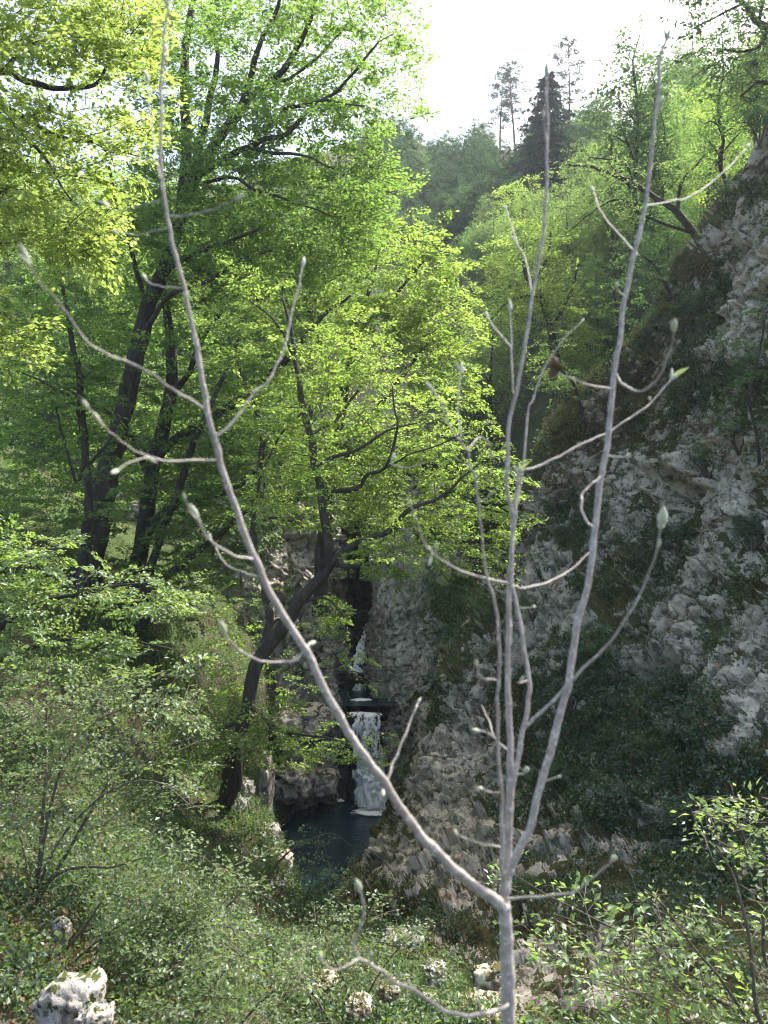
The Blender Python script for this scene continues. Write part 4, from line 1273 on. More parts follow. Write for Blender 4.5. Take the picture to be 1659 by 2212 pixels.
# the skyline
put(pine, hz(1084, 122), .3, .95, 'left of the two pines standing close together on the skyline')
put(pine, hz(1108, 119), 2.1, 1.0, 'right and taller of the two pines close together on the skyline')
put(pine, hz(1226, 108), 4.0, 1.0, 'lone pine just right of the dark spruce on the skyline', None, 'tree')
put(spruce, hz(1184, 92, -1), 0, 1.0, 'dark pointed spruce on the skyline', None, 'tree')
put(spruce, hz(884, 112), 1, .42, 'small dark conifer beside the rocky notch in the ridge')
put(bare, hz(1024, 128), .4, 1.1, 'thinly leaved budding tree on the ridge left of the pines')
put(bare, hz(1058, 120), 1.4, .8, 'small budding tree at the foot of the left pine')
put(bare, hz(1290, 92), 2.4, 1.25, 'budding tree on the ridge between the lone pine and the tall airy trees')

# tall open trees above the right-hand rock
for i, (px, pb, Y, top, k, rz, lab) in enumerate([
        (1376, 560, 46, 40, 0, .5, 'tall airy tree with thick dark trunk standing above the rock wall'),
        (1418, 560, 45, 110, 1, 1.9, 'thin straight tree left of a twin trunk above the rock wall'),
        (1436, 570, 44, 215, 1, 3.4, 'shorter thin tree closely right of its straight twin above the rock wall'),
        (1560, 470, 36, 45, 1, 4.2, 'tall tree with curving trunk rising beside the top of the rock wall'),
        (1634, 340, 33, 60, 0, 2.2, 'tree with a forked trunk at the top right edge of the rock wall')]):
    z0 = -(pb - CY) / F * Y
    z1 = -(top - CY) / F * Y
    put(open_[k], ((px - CX) / F * Y, Y, z0), rz, (z1 - z0) / 15, lab)

tree('crooked_tree', 'crooked dark tree leaning left with a long level bough above the rock wall', [
    [(1520, 540, 38, 8.6), (1499, 505, 38, 7.9), (1464, 460, 38, 7.2), (1429, 435, 38, 6.1), (1389, 410, 38, 5.4), (1344, 385, 38, 5.0), (1304, 368, 38, 4.3), (1279, 360, 38, 3.6), (1239, 357, 38, 2.5), (1209, 345, 38, 1.4)],
    [(1464, 460, 38, 4.3), (1470, 400, 38, 3.6), (1500, 360, 38, 2.4), (1530, 330, 38, 1.4)],
    [(1372, 402, 38, 2.9), (1350, 355, 38, 2.4), (1310, 345, 38, 1.9), (1270, 340, 38, 1.2)],
    [(1499, 505, 38, 3.6), (1400, 470, 37.6, 2.9), (1340, 432, 37.4, 2.2), (1290, 450, 37.2, 1.4), (1230, 500, 37, 1.0)],
], [dict(poly=[(1210, 340), (1290, 310), (1400, 330), (1540, 300), (1560, 400), (1480, 430), (1330, 470), (1230, 500), (1240, 420)], Y=37.6, dY=1.8, n=120, thr=.02, s=.9, nleaf=24, leaf=.11, rad=.009, seed=51)], M['beech_far'])

tree('young_tree', 'dark forked tree with bright crown in the hollow beyond the leaning tree', [
    [(1205, 800, 40, 9), (1194, 725, 40, 8.5), (1174, 655, 40, 7.5), (1149, 615, 40, 6), (1134, 585, 40, 4.5), (1129, 530, 40, 3)],
    [(1174, 655, 40, 5), (1140, 640, 39.6, 4), (1100, 650, 39.2, 2.6), (1060, 690, 39, 1.6)],
    [(1149, 615, 40, 4), (1180, 560, 40, 3), (1190, 500, 40, 2)],
    [(1190, 710, 40, 4), (1230, 640, 40, 3), (1250, 570, 40, 2)],
], [dict(poly=[(1060, 560), (1090, 500), (1140, 470), (1190, 500), (1215, 570), (1260, 620), (1250, 720), (1140, 700), (1060, 740), (1030, 660)], Y=39.6, dY=2.4, n=300, thr=-.02, s=.95, nleaf=40, leaf=.115, rad=.008, flat=.06, seed=53)], M['bright'])

tree('overhanging_tree', 'sparse tree leaning into the top right corner with dark forked limbs', [
    [(1990, 330, 30, 16), (1900, 200, 30, 13), (1780, 120, 30, 10), (1659, 60, 30, 7.5), (1630, 42, 30, 6.5), (1608, 6, 30, 5), (1575, -10, 30, 3), (1540, -40, 30, 2)],
    [(1659, 60, 30, 5), (1640, 100, 29.8, 3.6), (1600, 110, 29.6, 2.6), (1560, 108, 29.4, 1.5)],
    [(1780, 120, 30, 6), (1690, 180, 29.6, 4), (1640, 175, 29.4, 3), (1600, 210, 29.2, 1.8)],
    [(1640, 45, 30, 4), (1650, -20, 30, 3), (1640, -80, 30, 1.6)],
    [(1608, 6, 30, 3), (1560, 30, 29.8, 2.4), (1500, 60, 29.6, 1.4)],
], [dict(poly=[(1480, -60), (1760, -60), (1760, 240), (1640, 250), (1560, 190), (1470, 110)], Y=29.7, dY=1.6, n=340, thr=-.02, s=.8, nleaf=18, leaf=.13, rad=.02, seed=57)], M['dark'])

# prominent single crowns in the hollow
for (px, Y, k, s, lab) in [
        (1045, 70, 3, .92, 'rounded olive green tree standing out before the dark hollow'),
        (1128, 74, 1, .95, 'bright light green tree with stepped crown below the spruce'),
        (1172, 64, 1, .62, 'smaller bright green tree at the foot of the stepped crown'),
        (1262, 60, 0, .75, 'broad cool green tree right of the bright trees in the hollow'),
        (1330, 54, 0, .68, 'dense green tree below the long level bough'),
        (1015, 52, 3, .82, 'grey green tree low in the dark hollow beside the bright dome'),
        (1060, 46, 2, .8, 'light feathery tree right of the bright dome'),
        (1290, 44, 2, .5, 'feathery yellow green tree above the mossy shoulder of the rock')]:
    p = hz(px, Y)
    put(mid[k], p, rng.random() * 6, s, lab)

# the rest of the wood, spaced so that crowns meet
spots = []


def scatter(n, x0, x1, y0, y1, dmin, accept=None):
    out = []
    for _ in range(n * 30):
        Y = y0 + (y1 - y0) * rng.random()
        px = x0 + (x1 - x0) * rng.random()
        p = hz(px, Y)
        u, v = proj(p)
        if accept and not accept(u, v, Y):
            continue
        if all((p[0] - q[0]) ** 2 + (p[1] - q[1]) ** 2 > dmin ** 2 for q in spots):
            spots.append(p)
            out.append(p)
            if len(out) == n:
                break
    return out


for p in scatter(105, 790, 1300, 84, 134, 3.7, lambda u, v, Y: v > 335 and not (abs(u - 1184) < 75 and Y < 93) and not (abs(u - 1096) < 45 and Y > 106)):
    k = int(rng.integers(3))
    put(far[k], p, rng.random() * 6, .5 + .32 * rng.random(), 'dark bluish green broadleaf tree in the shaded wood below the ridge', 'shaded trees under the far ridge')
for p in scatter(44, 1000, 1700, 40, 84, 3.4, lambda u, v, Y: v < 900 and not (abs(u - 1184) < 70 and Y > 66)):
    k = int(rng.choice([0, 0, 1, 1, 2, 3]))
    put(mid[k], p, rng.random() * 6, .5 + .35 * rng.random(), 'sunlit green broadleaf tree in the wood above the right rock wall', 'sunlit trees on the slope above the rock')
for p in scatter(26, 1280, 1760, 66, 105, 4.6):
    k = int(rng.choice([1, 1, 2, 0]))
    put(mid[k], p, rng.random() * 6, .5 + .28 * rng.random(), 'sunny yellow green tree on the upper right skyline wood', 'yellow green trees on the upper right slope')
for p in scatter(30, -120, 720, 42, 72, 4.2):
    k = int(rng.choice([0, 1, 0, 1, 3]))
    put(mid[k], p, rng.random() * 6, .95 + .5 * rng.random(), 'sunlit broadleaf tree seen through the trunks of the left wood', 'trees behind the left wood')
# ------------------------------------------------------------------ growth on the rock and the slopes
def scatter_on(P, N, w, n):
    """random surface points, drawn in proportion to a weight per grid point, spread between grid points"""
    area = np.linalg.norm(np.cross(np.gradient(P, axis=0), np.gradient(P, axis=1)), axis=-1)
    ww = (w * area).ravel()
    k = rng.choice(ww.size, n, p=ww / ww.sum())
    j = rng.normal(size=(n, 3)) * .04
    return P.reshape(-1, 3)[k] + j, N.reshape(-1, 3)[k], k


def seen(P, m=120):
    u, v = proj(P)
    return ((u > -m) & (u < 1659 + m) & (v > -m) & (v < 2212 + m) & (P[..., 1] > 1)).astype(float)


def clump_leaves(name, P, N, w, n, per, leaf, spread, m, label, lift=.05, tilt=.6, up=.6):
    C, Nn, _ = scatter_on(P, N, w, n)
    k = n * per
    o = rng.normal(size=(n, per, 3)) * spread
    o -= Nn[:, None] * (o * Nn[:, None]).sum(-1, keepdims=True) * .55
    B = (C[:, None] + o + Nn[:, None] * (lift + np.abs(rng.normal(size=(n, per, 1))) * spread * .5)).reshape(-1, 3)
    NN = np.repeat(Nn, per, 0)
    D = rng.normal(size=(k, 3)) * .8 + NN * .3 + np.array([0, 0, -.35])
    L = leaf * (.6 + .8 * rng.random(k))
    g = Geo()
    leaf_quads(g, B, D, NN * (1 - up) + np.array([0, 0, up]) + rng.normal(size=(k, 3)) * tilt, L, .36)
    o = g.build(name, m, None, None, False)
    return tag(o, label, None, None, 'stuff')


def blades(name, P, N, w, n, length, width, m, label, hang=.5, per=5):
    C, Nn, _ = scatter_on(P, N, w, n)
    C = np.repeat(C, per, 0) + rng.normal(size=(n * per, 3)) * .06
    Nn = np.repeat(Nn, per, 0)
    k = len(C)
    L = length * (.5 + rng.random(k))[:, None]
    d = nrm(Nn * .6 + np.array([0, 0, .7]) + rng.normal(size=(k, 3)) * .45)
    t = nrm(d + np.array([0, 0, -1.3 * hang]) + Nn * .25)
    s = nrm(np.cross(d, rng.normal(size=(k, 3)))) * width
    mdl = C + d * L * .55
    V = np.stack([C - s, C + s, mdl + s * .8, mdl - s * .8, mdl + t * L * .5], 1)
    i = np.arange(k)[:, None] * 5
    Q = np.concatenate([i + np.array([[0, 1, 2, 3]]), i + np.array([[3, 2, 4, 4]])])
    V = np.concatenate([V, (V[:, 4] + s * .1)[:, None]], 1)
    i = np.arange(k)[:, None] * 6
    Q = np.concatenate([i + np.array([[0, 1, 2, 3]]), i + np.array([[3, 2, 5, 4]])])
    g = Geo()
    g.add(V, Q)
    return tag(g.build(name, m, None, None, False), label, None, None, 'stuff')


u, v = proj(cliffP)
vis = seen(cliffP)
grassy = blobs(u, v, [(1230, 930, 130, 110, 1), (1400, 720, 110, 120, 1), (1160, 1070, 60, 80, 1), (1310, 850, 120, 90, .9), (1500, 620, 90, 90, .8), (1560, 780, 90, 110, .7), (1440, 850, 90, 80, .6), (1180, 1560, 160, 60, .45), (1500, 1560, 60, 120, .4), (1620, 1330, 40, 160, .5), (1050, 1380, 60, 60, .7), (930, 1650, 50, 60, .5), (1400, 1800, 200, 60, .4), (1250, 2050, 250, 80, .5), (950, 1990, 160, 60, .5), (760, 1880, 50, 40, .6)])
nz = fbm(cliffP * .9, 3, 21)
wg = np.clip(grassy + .12 + nz * .5, 0, 1.4) * np.clip(cliffM * 1.4 - .25, 0, 1) * vis
blades('grass', cliffP, cliffN, wg, 24000, .22, .013, M['grass'], 'dry olive grass hanging on the ledges and shoulders of the rock wall', .9)
ivyw = blobs(u, v, [(1300, 1600, 170, 130, 1), (1480, 1650, 150, 170, 1.1), (1230, 1490, 90, 70, .8), (1420, 1200, 60, 90, .7), (1270, 1150, 60, 60, .5), (1520, 800, 110, 120, .7), (1600, 1260, 50, 100, .5), (1400, 620, 60, 80, .5), (1200, 1120, 70, 50, .5), (1540, 1420, 40, 120, .6), (1320, 1750, 220, 80, .7), (1560, 1840, 130, 110, .8), (1180, 1270, 60, 50, .4), (960, 1480, 70, 90, .4), (1350, 1960, 250, 60, .5), (900, 2010, 150, 60, .5), (1300, 1420, 60, 80, .7)])
n2 = fbm(cliffP * 1.1 + 9, 3, 23)
wi = np.clip(ivyw + .10 + n2 * .9 - .15, 0, 1.5) * np.clip(cliffM * 1.6 - .2, 0, 1) * vis
clump_leaves('ivy', cliffP, cliffN, wi, 12500, 12, .085, .13, M['ivy'], 'dark ivy and small leafy growth covering the shaded rock wall', .03)
wl = np.clip(.5 + n2, 0, 1) * np.clip(cliffM * 1.6 - .5, 0, 1) * vis
clump_leaves('undergrowth', cliffP, cliffN, wl, 4500, 13, .085, .16, M['cliffshrub'], 'light green small plants in tufts on the rock wall', .06)
vg = seen(gorgeP)
ug, vg2 = proj(gorgeP)
wgo = vg * np.clip(fbm(gorgeP * .8, 3, 25) + blobs(ug, vg2, [(1040, 1330, 70, 60, .9), (960, 1280, 60, 60, .5), (1050, 1450, 60, 100, .6), (960, 1400, 40, 60, .3)]) - .18, 0, 1)
clump_leaves('undergrowth', gorgeP, gorgeN, wgo, 1300, 12, .085, .18, M['cliffshrub'], 'green plants on the ledges of the grey wall beside the waterfall', .08)
ul, vl = proj(lrockP)
wlr = seen(lrockP) * np.clip(fbm(lrockP * .8, 3, 26) - .08, 0, 1)
clump_leaves('undergrowth', lrockP, lrockN, wlr, 900, 12, .09, .2, M['cliffshrub'], 'green plants on the grey rock wall left of the waterfall', .08)

# the left slope and the gully floor
ub, vb = proj(bankP)
vb_ = seen(bankP, 60) * np.clip((bankP[..., 1] - 2) / 3, .15, 1)
near = 1 / np.clip(bankP[..., 1], 5, 40) ** 1.35
wb = vb_ * np.clip(.45 + fbm(bankP * .7, 4, 27) * 1.9, .03, 1.5) * near * (1 - .55 * np.minimum(1, blobs(ub, vb, [(900, 2090, 260, 120, 1)])))
clump_leaves('ground_cover', bankP, bankN, wb, 11000, 9, .06, .12, M['dark'], 'low leafy ground cover on the left slope, its green darkened for shade', .05)  # dark leaf colour stands in for canopy shade on the bank
wb2 = vb_ * np.clip(.3 + fbm(bankP * .9 + 5, 3, 28) * 1.5, 0, 1.4) * near
clump_leaves('ground_cover', bankP, bankN, wb2, 1500, 12, .055, .13, M['shrub'], 'pale leafy herbs among the ground cover on the left slope', .12)
sunny = blobs(ub, vb, [(600, 1790, 50, 80, 1.2), (560, 1700, 50, 60, 1), (540, 1850, 60, 60, .7), (610, 1930, 40, 80, .7), (420, 1660, 80, 60, .4), (480, 1640, 60, 60, .5)]) + .05
blades('grass', bankP, bankN, vb_ * sunny * np.clip(.6 + fbm(bankP * 1.2, 2, 29), 0, 2) * near ** .6, 2600, .12, .010, M['lushgrass'], 'tufts of sunlit yellow green grass on the bank above the pool', .9, 4)
wb3 = vb_ * np.clip(fbm(bankP * .8 + 17, 3, 38) * 2, 0, 1) * near
clump_leaves('ground_cover', bankP, bankN, wb3 * (bankP[..., 1] > 7.4), 420, 7, .085, .09, M['near'], 'broad leaved herbs scattered on the left slope', .12, .35, .8)
clump_leaves('leaf_litter', bankP, bankN, vb_ * near * np.clip(.2 + fbm(bankP * .8 + 31, 3, 30), 0, 1), 6000, 4, .06, .1, M['litter'], 'brown fallen leaves on the left slope', .01, .4, .2)


# boulders
def boulder(px, py, Y, rx, ry, rz, label, seed, m='boulder', sink=.25, moss=.25):
    n = 64
    th, ph = np.meshgrid(np.linspace(0, 2 * math.pi, n + 1), np.linspace(0, math.pi, n // 2), indexing='xy')
    p = np.stack([np.cos(th) * np.sin(ph), np.sin(th) * np.sin(ph), np.cos(ph)], -1)
    sgn = np.sign(p) * np.abs(p) ** .75
    q = sgn * np.array([rx, ry, rz])
    sc = 1.1 / max(rx, rz)
    c, _ = cells(q * sc * 1.3 + seed * 7, seed)
    c2, _ = cells(q * sc * 3.5 + seed * 3, seed + 2)
    q = q * (1 + .24 * c + .12 * c2 + .16 * fbm(q * sc * 4, 4, seed, .65))[..., None]
    q[:, -1] = q[:, 0]
    nn = nrm(p)
    ms = np.clip(moss + .05 + fbm(q * sc * 2.2, 4, seed + 4, .7) * 1.2 + (nn[..., 2] - .6) * .3, 0, 1)
    o = obj('boulder', mesh('boulder', q, grid_quads(n // 2, n + 1), [M[m]], True, {'moss': ms}))
    w = W(px, py, Y)
    o.location = [float(x) for x in w]
    return tag(o, label, 'boulder')


boulder(150, 2185, 6.6, .24, .26, .24, 'big white limestone boulder in the lower left corner', 1)
boulder(205, 2205, 6.2, .13, .12, .10, 'small white stone at the right foot of the big corner boulder', 2)
boulder(132, 2012, 8.6, .09, .1, .13, 'narrow white stone among shrubs above the big corner boulder', 3)
boulder(100, 1975, 9.2, .08, .08, .06, 'smallest white stone on the left slope beside the hazel stems', 4)
boulder(508, 1752, 20.6, .36, .5, .40, 'white rock lit by the sun right of the leaning trunk', 5)
boulder(520, 1715, 21.2, .30, .4, .42, 'pale rock behind the leaning trunk above the sunlit white rock', 6)
boulder(424, 1722, 21.6, .34, .5, .60, 'tall grey rock left of the leaning trunk', 7, moss=.35)
boulder(412, 1764, 20.8, .16, .3, .22, 'small grey rock at the left foot of the leaning trunk', 8)
boulder(487, 1795, 20.2, .20, .3, .18, 'white rock at the base of the leaning trunk', 9)
boulder(536, 1862, 18.2, .17, .25, .14, 'small white rock below the sunlit grass near the pool', 10)
boulder(556, 1886, 17.6, .16, .25, .20, 'white rock half in grass above the grey edge rocks', 11)
boulder(592, 1925, 17.0, .24, .3, .26, 'broken grey rock at the lip of the bank over the pool', 12, moss=.4)
boulder(585, 1800, 20.6, .22, .3, .2, 'pale rock in the sunny grass nearest the pool edge', 26)
boulder(556, 1815, 19.6, .2, .26, .16, 'low pale rock in the sunny grass left of the pool edge rock', 27)
boulder(612, 1860, 19.4, .2, .3, .24, 'steep grey rock at the rim of the bank above the pool', 28, 'limestone')
boulder(600, 1965, 16.4, .2, .3, .22, 'mossy rock below the broken grey rock on the bank rim', 29, 'limestone', moss=.45)
boulder(574, 1725, 26.4, .26, .6, 1.5, 'tall upright pillar of grey rock at the left edge of the pool', 13, 'gorge')
boulder(632, 1690, 31.5, .9, .9, .7, 'large slanting grey rock on the far side of the pool', 14, 'gorge', moss=.3)
boulder(690, 1690, 32.4, .7, .8, .5, 'brown grey rock between the slanting rock and the waterfall', 15, 'gorge')
boulder(656, 1560, 33.4, 1.2, 1.2, .6, 'long pale rock ledge left of the waterfall', 16, 'gorge')
boulder(722, 1512, 35.6, .30, .4, .16, 'flat light stone on the rim of the upper pool', 17)
boulder(858, 2024, 13.2, .20, .25, .08, 'flat white stone at the foot of the rock wall', 18, moss=.4)
boulder(902, 2036, 13.0, .10, .12, .08, 'small white stone right of the flat white stone', 19)
boulder(775, 2170, 8.6, .12, .16, .08, 'knobbly pale rock low in the middle near the bottom edge', 20, 'limestone', moss=.4)
boulder(940, 2100, 10.4, .14, .2, .11, 'mossy white stone on the gully floor above the bent twig', 25, moss=.35)

# rubble on the gully floor
proto = [boulder(*W2, 'grey stone half buried in plants on the gully floor', sdd, 'limestone', moss=.45) for W2, sdd in [((700, 2120, 9.9, .16, .18, .10), 31), ((1060, 2110, 9.8, .2, .16, .12), 32), ((840, 2140, 9.2, .12, .14, .09), 33)]]
for q in proto:
    q['group'] = 'stones on the gully floor'
for i in range(34):
    P0, k0 = on(bankP, 640 + 640 * rng.random(), 1990 + 215 * rng.random())
    q = proto[i % 3].copy()
    COL.objects.link(q)
    q.location = [float(x) for x in P0 + np.array([0, 0, -.02])]
    q.rotation_euler = (rng.random() * .8, rng.random() * .8, rng.random() * 6)
    q.scale = [float(.3 + .6 * rng.random() ** 2 + .1)] * 3

# dead poles leaning on the left slope
for lab, st in [('longer thin dead pole leaning across the lower left slope', [(60, 2140, 8.2, 3.6), (110, 2078, 8.3, 3.3), (165, 2025, 8.4, 3), (225, 1940, 8.5, 2)]), ('shorter dead pole lying on the slope above the corner boulder', [(120, 2110, 8, 3.4), (210, 2035, 8.1, 3), (278, 1988, 8.2, 2.2)])]:
    l = limb(st, 5, .02)
    g = Geo()
    tube(g, l[:, :3], l[:, 3], 7)
    g.build('dead_branch', M['barkshrub'])
    tag(bpy.data.objects[[o.name for o in COL.objects if o.name.startswith('dead_branch')][-1]], lab, 'branch')


# bushes rooted in the rock wall
def model_bush(h, seed, leaf_m, n=60, leaf=.075, nleaf=26):
    global rng
    keep = rng
    rng = np.random.default_rng(seed)
    t = thing('cliff_bush', 'x', 'bush')
    L = []
    for k in range(6):
        a = k * 1.05 + rng.random()
        d = np.array([math.cos(a) * .55, math.sin(a) * .55, 1])
        L.append(smooth_line(np.array([[0, 0, -.15, .03 * h], [*(d * h * .35), .02 * h], [*(d * h * .6 + rng.normal(size=3) * .08), .013 * h], [*(d * h * .85 + rng.normal(size=3) * .12), .005 * h]]), 3))
    g = Geo()
    for l in L:
        tube(g, l[:, :3], l[:, 3], 5)
    g.build('stems', M['barkshrub'], t)
    q = nrm(rng.normal(size=(n, 3))) * rng.random((n, 1)) ** .5 * np.array([.62, .62, .5]) * h + np.array([0, 0, .68 * h])
    wood, lf = Geo(), Geo()
    grow(L, q, wood, lf, s=.34 * h, nleaf=nleaf, leaf=leaf, rad=.004, flat=.07, droop=.12, twig=False)
    build_crown(lf, wood, leaf_m, M['barkshrub'], t, None, 'foliage')
    rng = keep
    return t


bush = [model_bush(1.3, 201, M['cliffshrub']), model_bush(1.1, 202, M['ivy']), model_bush(1.5, 203, M['cliffshrub'], 70)]
for i, (px, py, k, s, lab) in enumerate([
        (1225, 850, 0, 1.0, 'light green bush on the grassy shoulder of the rock wall'), (1290, 1140, 2, .9, 'leafy bush on the wall left of the pale rock rib'), (1235, 1195, 0, .9, 'bush spreading over the pale rock at the near edge of the wall'),
        (1175, 1250, 2, .8, 'soft green bush hanging before the pale rock above the grey wall'), (1260, 1290, 0, .9, 'green bush below the curled twig on the rock wall'), (1150, 1330, 0, .8, 'bush on the ledge beside the white sapling stem'),
        (1290, 1440, 2, 1.0, 'bright green bush in the middle of the wall left of the small cave'), (1240, 1520, 1, 1.2, 'dark bush on the wall behind the right sapling branch'), (1330, 1560, 1, 1.2, 'dark ivy bush below the small cave'),
        (1450, 1520, 1, 1.3, 'dark bush directly under the cave mouth'), (1500, 1590, 1, 1.2, 'dark bush left of the bulging rock face'), (1420, 1640, 0, .8, 'mid green bush in the ivy field of the wall'),
        (1500, 700, 2, 1.0, 'bush high on the mossy wall near its upper edge'), (1560, 640, 1, 1.0, 'dark bush below the top edge of the wall'), (1600, 960, 2, 1.0, 'bush hanging over the pale ledge at the right side'),
        (1530, 1020, 0, 1.0, 'feathery bush under the pale ledge near the right side'), (1620, 850, 0, 1.1, 'bush at the right picture edge above the pale ledge'), (1400, 760, 0, .8, 'small bush on the moss left of the upright twig'),
        (1460, 1180, 1, 1.0, 'dark bush beneath the overhang in the wall'), (1630, 1180, 1, 1.1, 'dark bush at the right picture edge below the overhang'), (1050, 1340, 2, .9, 'yellowish bush on the ledge between the two rock walls'),
        (1200, 1690, 0, .7, 'small bright bush low on the wall behind the forked sapling'), (1330, 1760, 1, 1.0, 'dark bush in the lower ivy field'), (1480, 1790, 1, 1.0, 'dark bush behind the tips of the corner shrub'),
        (1130, 1950, 0, .6, 'low bush at the foot of the wall beside the fork of the sapling'), (905, 1955, 0, .6, 'low bush at the foot of the near buttress'), (1570, 430, 1, 1.0, 'dark bush on the top edge of the wall'), (1640, 290, 1, 1.1, 'dark bush highest on the wall at the right picture edge')]):
    p, kk = on(cliffP, px, py)
    nrmv = cliffN.reshape(-1, 3)[kk]
    put(bush[k], p + nrmv * .05 + np.array([0, 0, -.25 * s]), rng.random() * 6, s * .85, lab, None, 'bush')
# trees rooted in the wall
def rel(px, py):
    return on(cliffP, px, py)[0][1] - .2


for lab, st, poly, n, m in [
        ('thin dark tree growing up the right edge of the rock wall', [(1640, 1040), (1636, 960), (1622, 860), (1640, 760), (1655, 680)], [(1580, 700), (1680, 640), (1690, 900), (1600, 960), (1540, 900)], 46, 'cliffshrub'),
        ('small leaning tree on the grassy shoulder at the left edge of the rock wall', [(1275, 940), (1255, 880), (1240, 830), (1205, 790), (1190, 740)], [(1150, 760), (1240, 700), (1290, 800), (1280, 870), (1180, 850)], 46, 'beech_far'),
        ('slim dark sapling on the upper moss of the rock wall', [(1345, 790), (1338, 720), (1330, 660), (1318, 600)], [(1280, 640), (1330, 570), (1380, 640), (1370, 730), (1290, 720)], 40, 'cliffshrub'),
        ('crooked small tree leaning out over the top of the rock wall', [(1450, 640), (1430, 600), (1400, 560), (1360, 540)], [(1330, 540), (1400, 510), (1470, 560), (1450, 620), (1350, 600)], 40, 'dark')]:
    Yd = rel(*st[0])
    kk = len(st)
    tree('cliff_tree', lab, [[(a, b, Yd - .15 * i, 4.2 - 3.2 * i / kk) for i, (a, b) in enumerate(st)]], [dict(poly=poly, Y=Yd - .5, dY=.8, n=n, thr=-.05, s=.6, nleaf=30, leaf=.085, rad=.006, flat=.05, droop=.1, seed=61)], M[m])
# ------------------------------------------------------------------ the bare sapling close to the camera
Y0 = 1.3


def twig_pts(pts, r0, r1, y0, y1):
    a = np.asarray(pts, float)
    t = np.concatenate([[0], np.cumsum(np.hypot(np.diff(a[:, 0]), np.diff(a[:, 1])))])
    t /= t[-1]
    d = y0 + (y1 - y0) * t
    l = np.concatenate([Wa(np.concatenate([a, d[:, None]], 1)), ((r0 + (r1 - r0) * t) * d / F)[:, None]], 1)
    return smooth_line(l, 6)


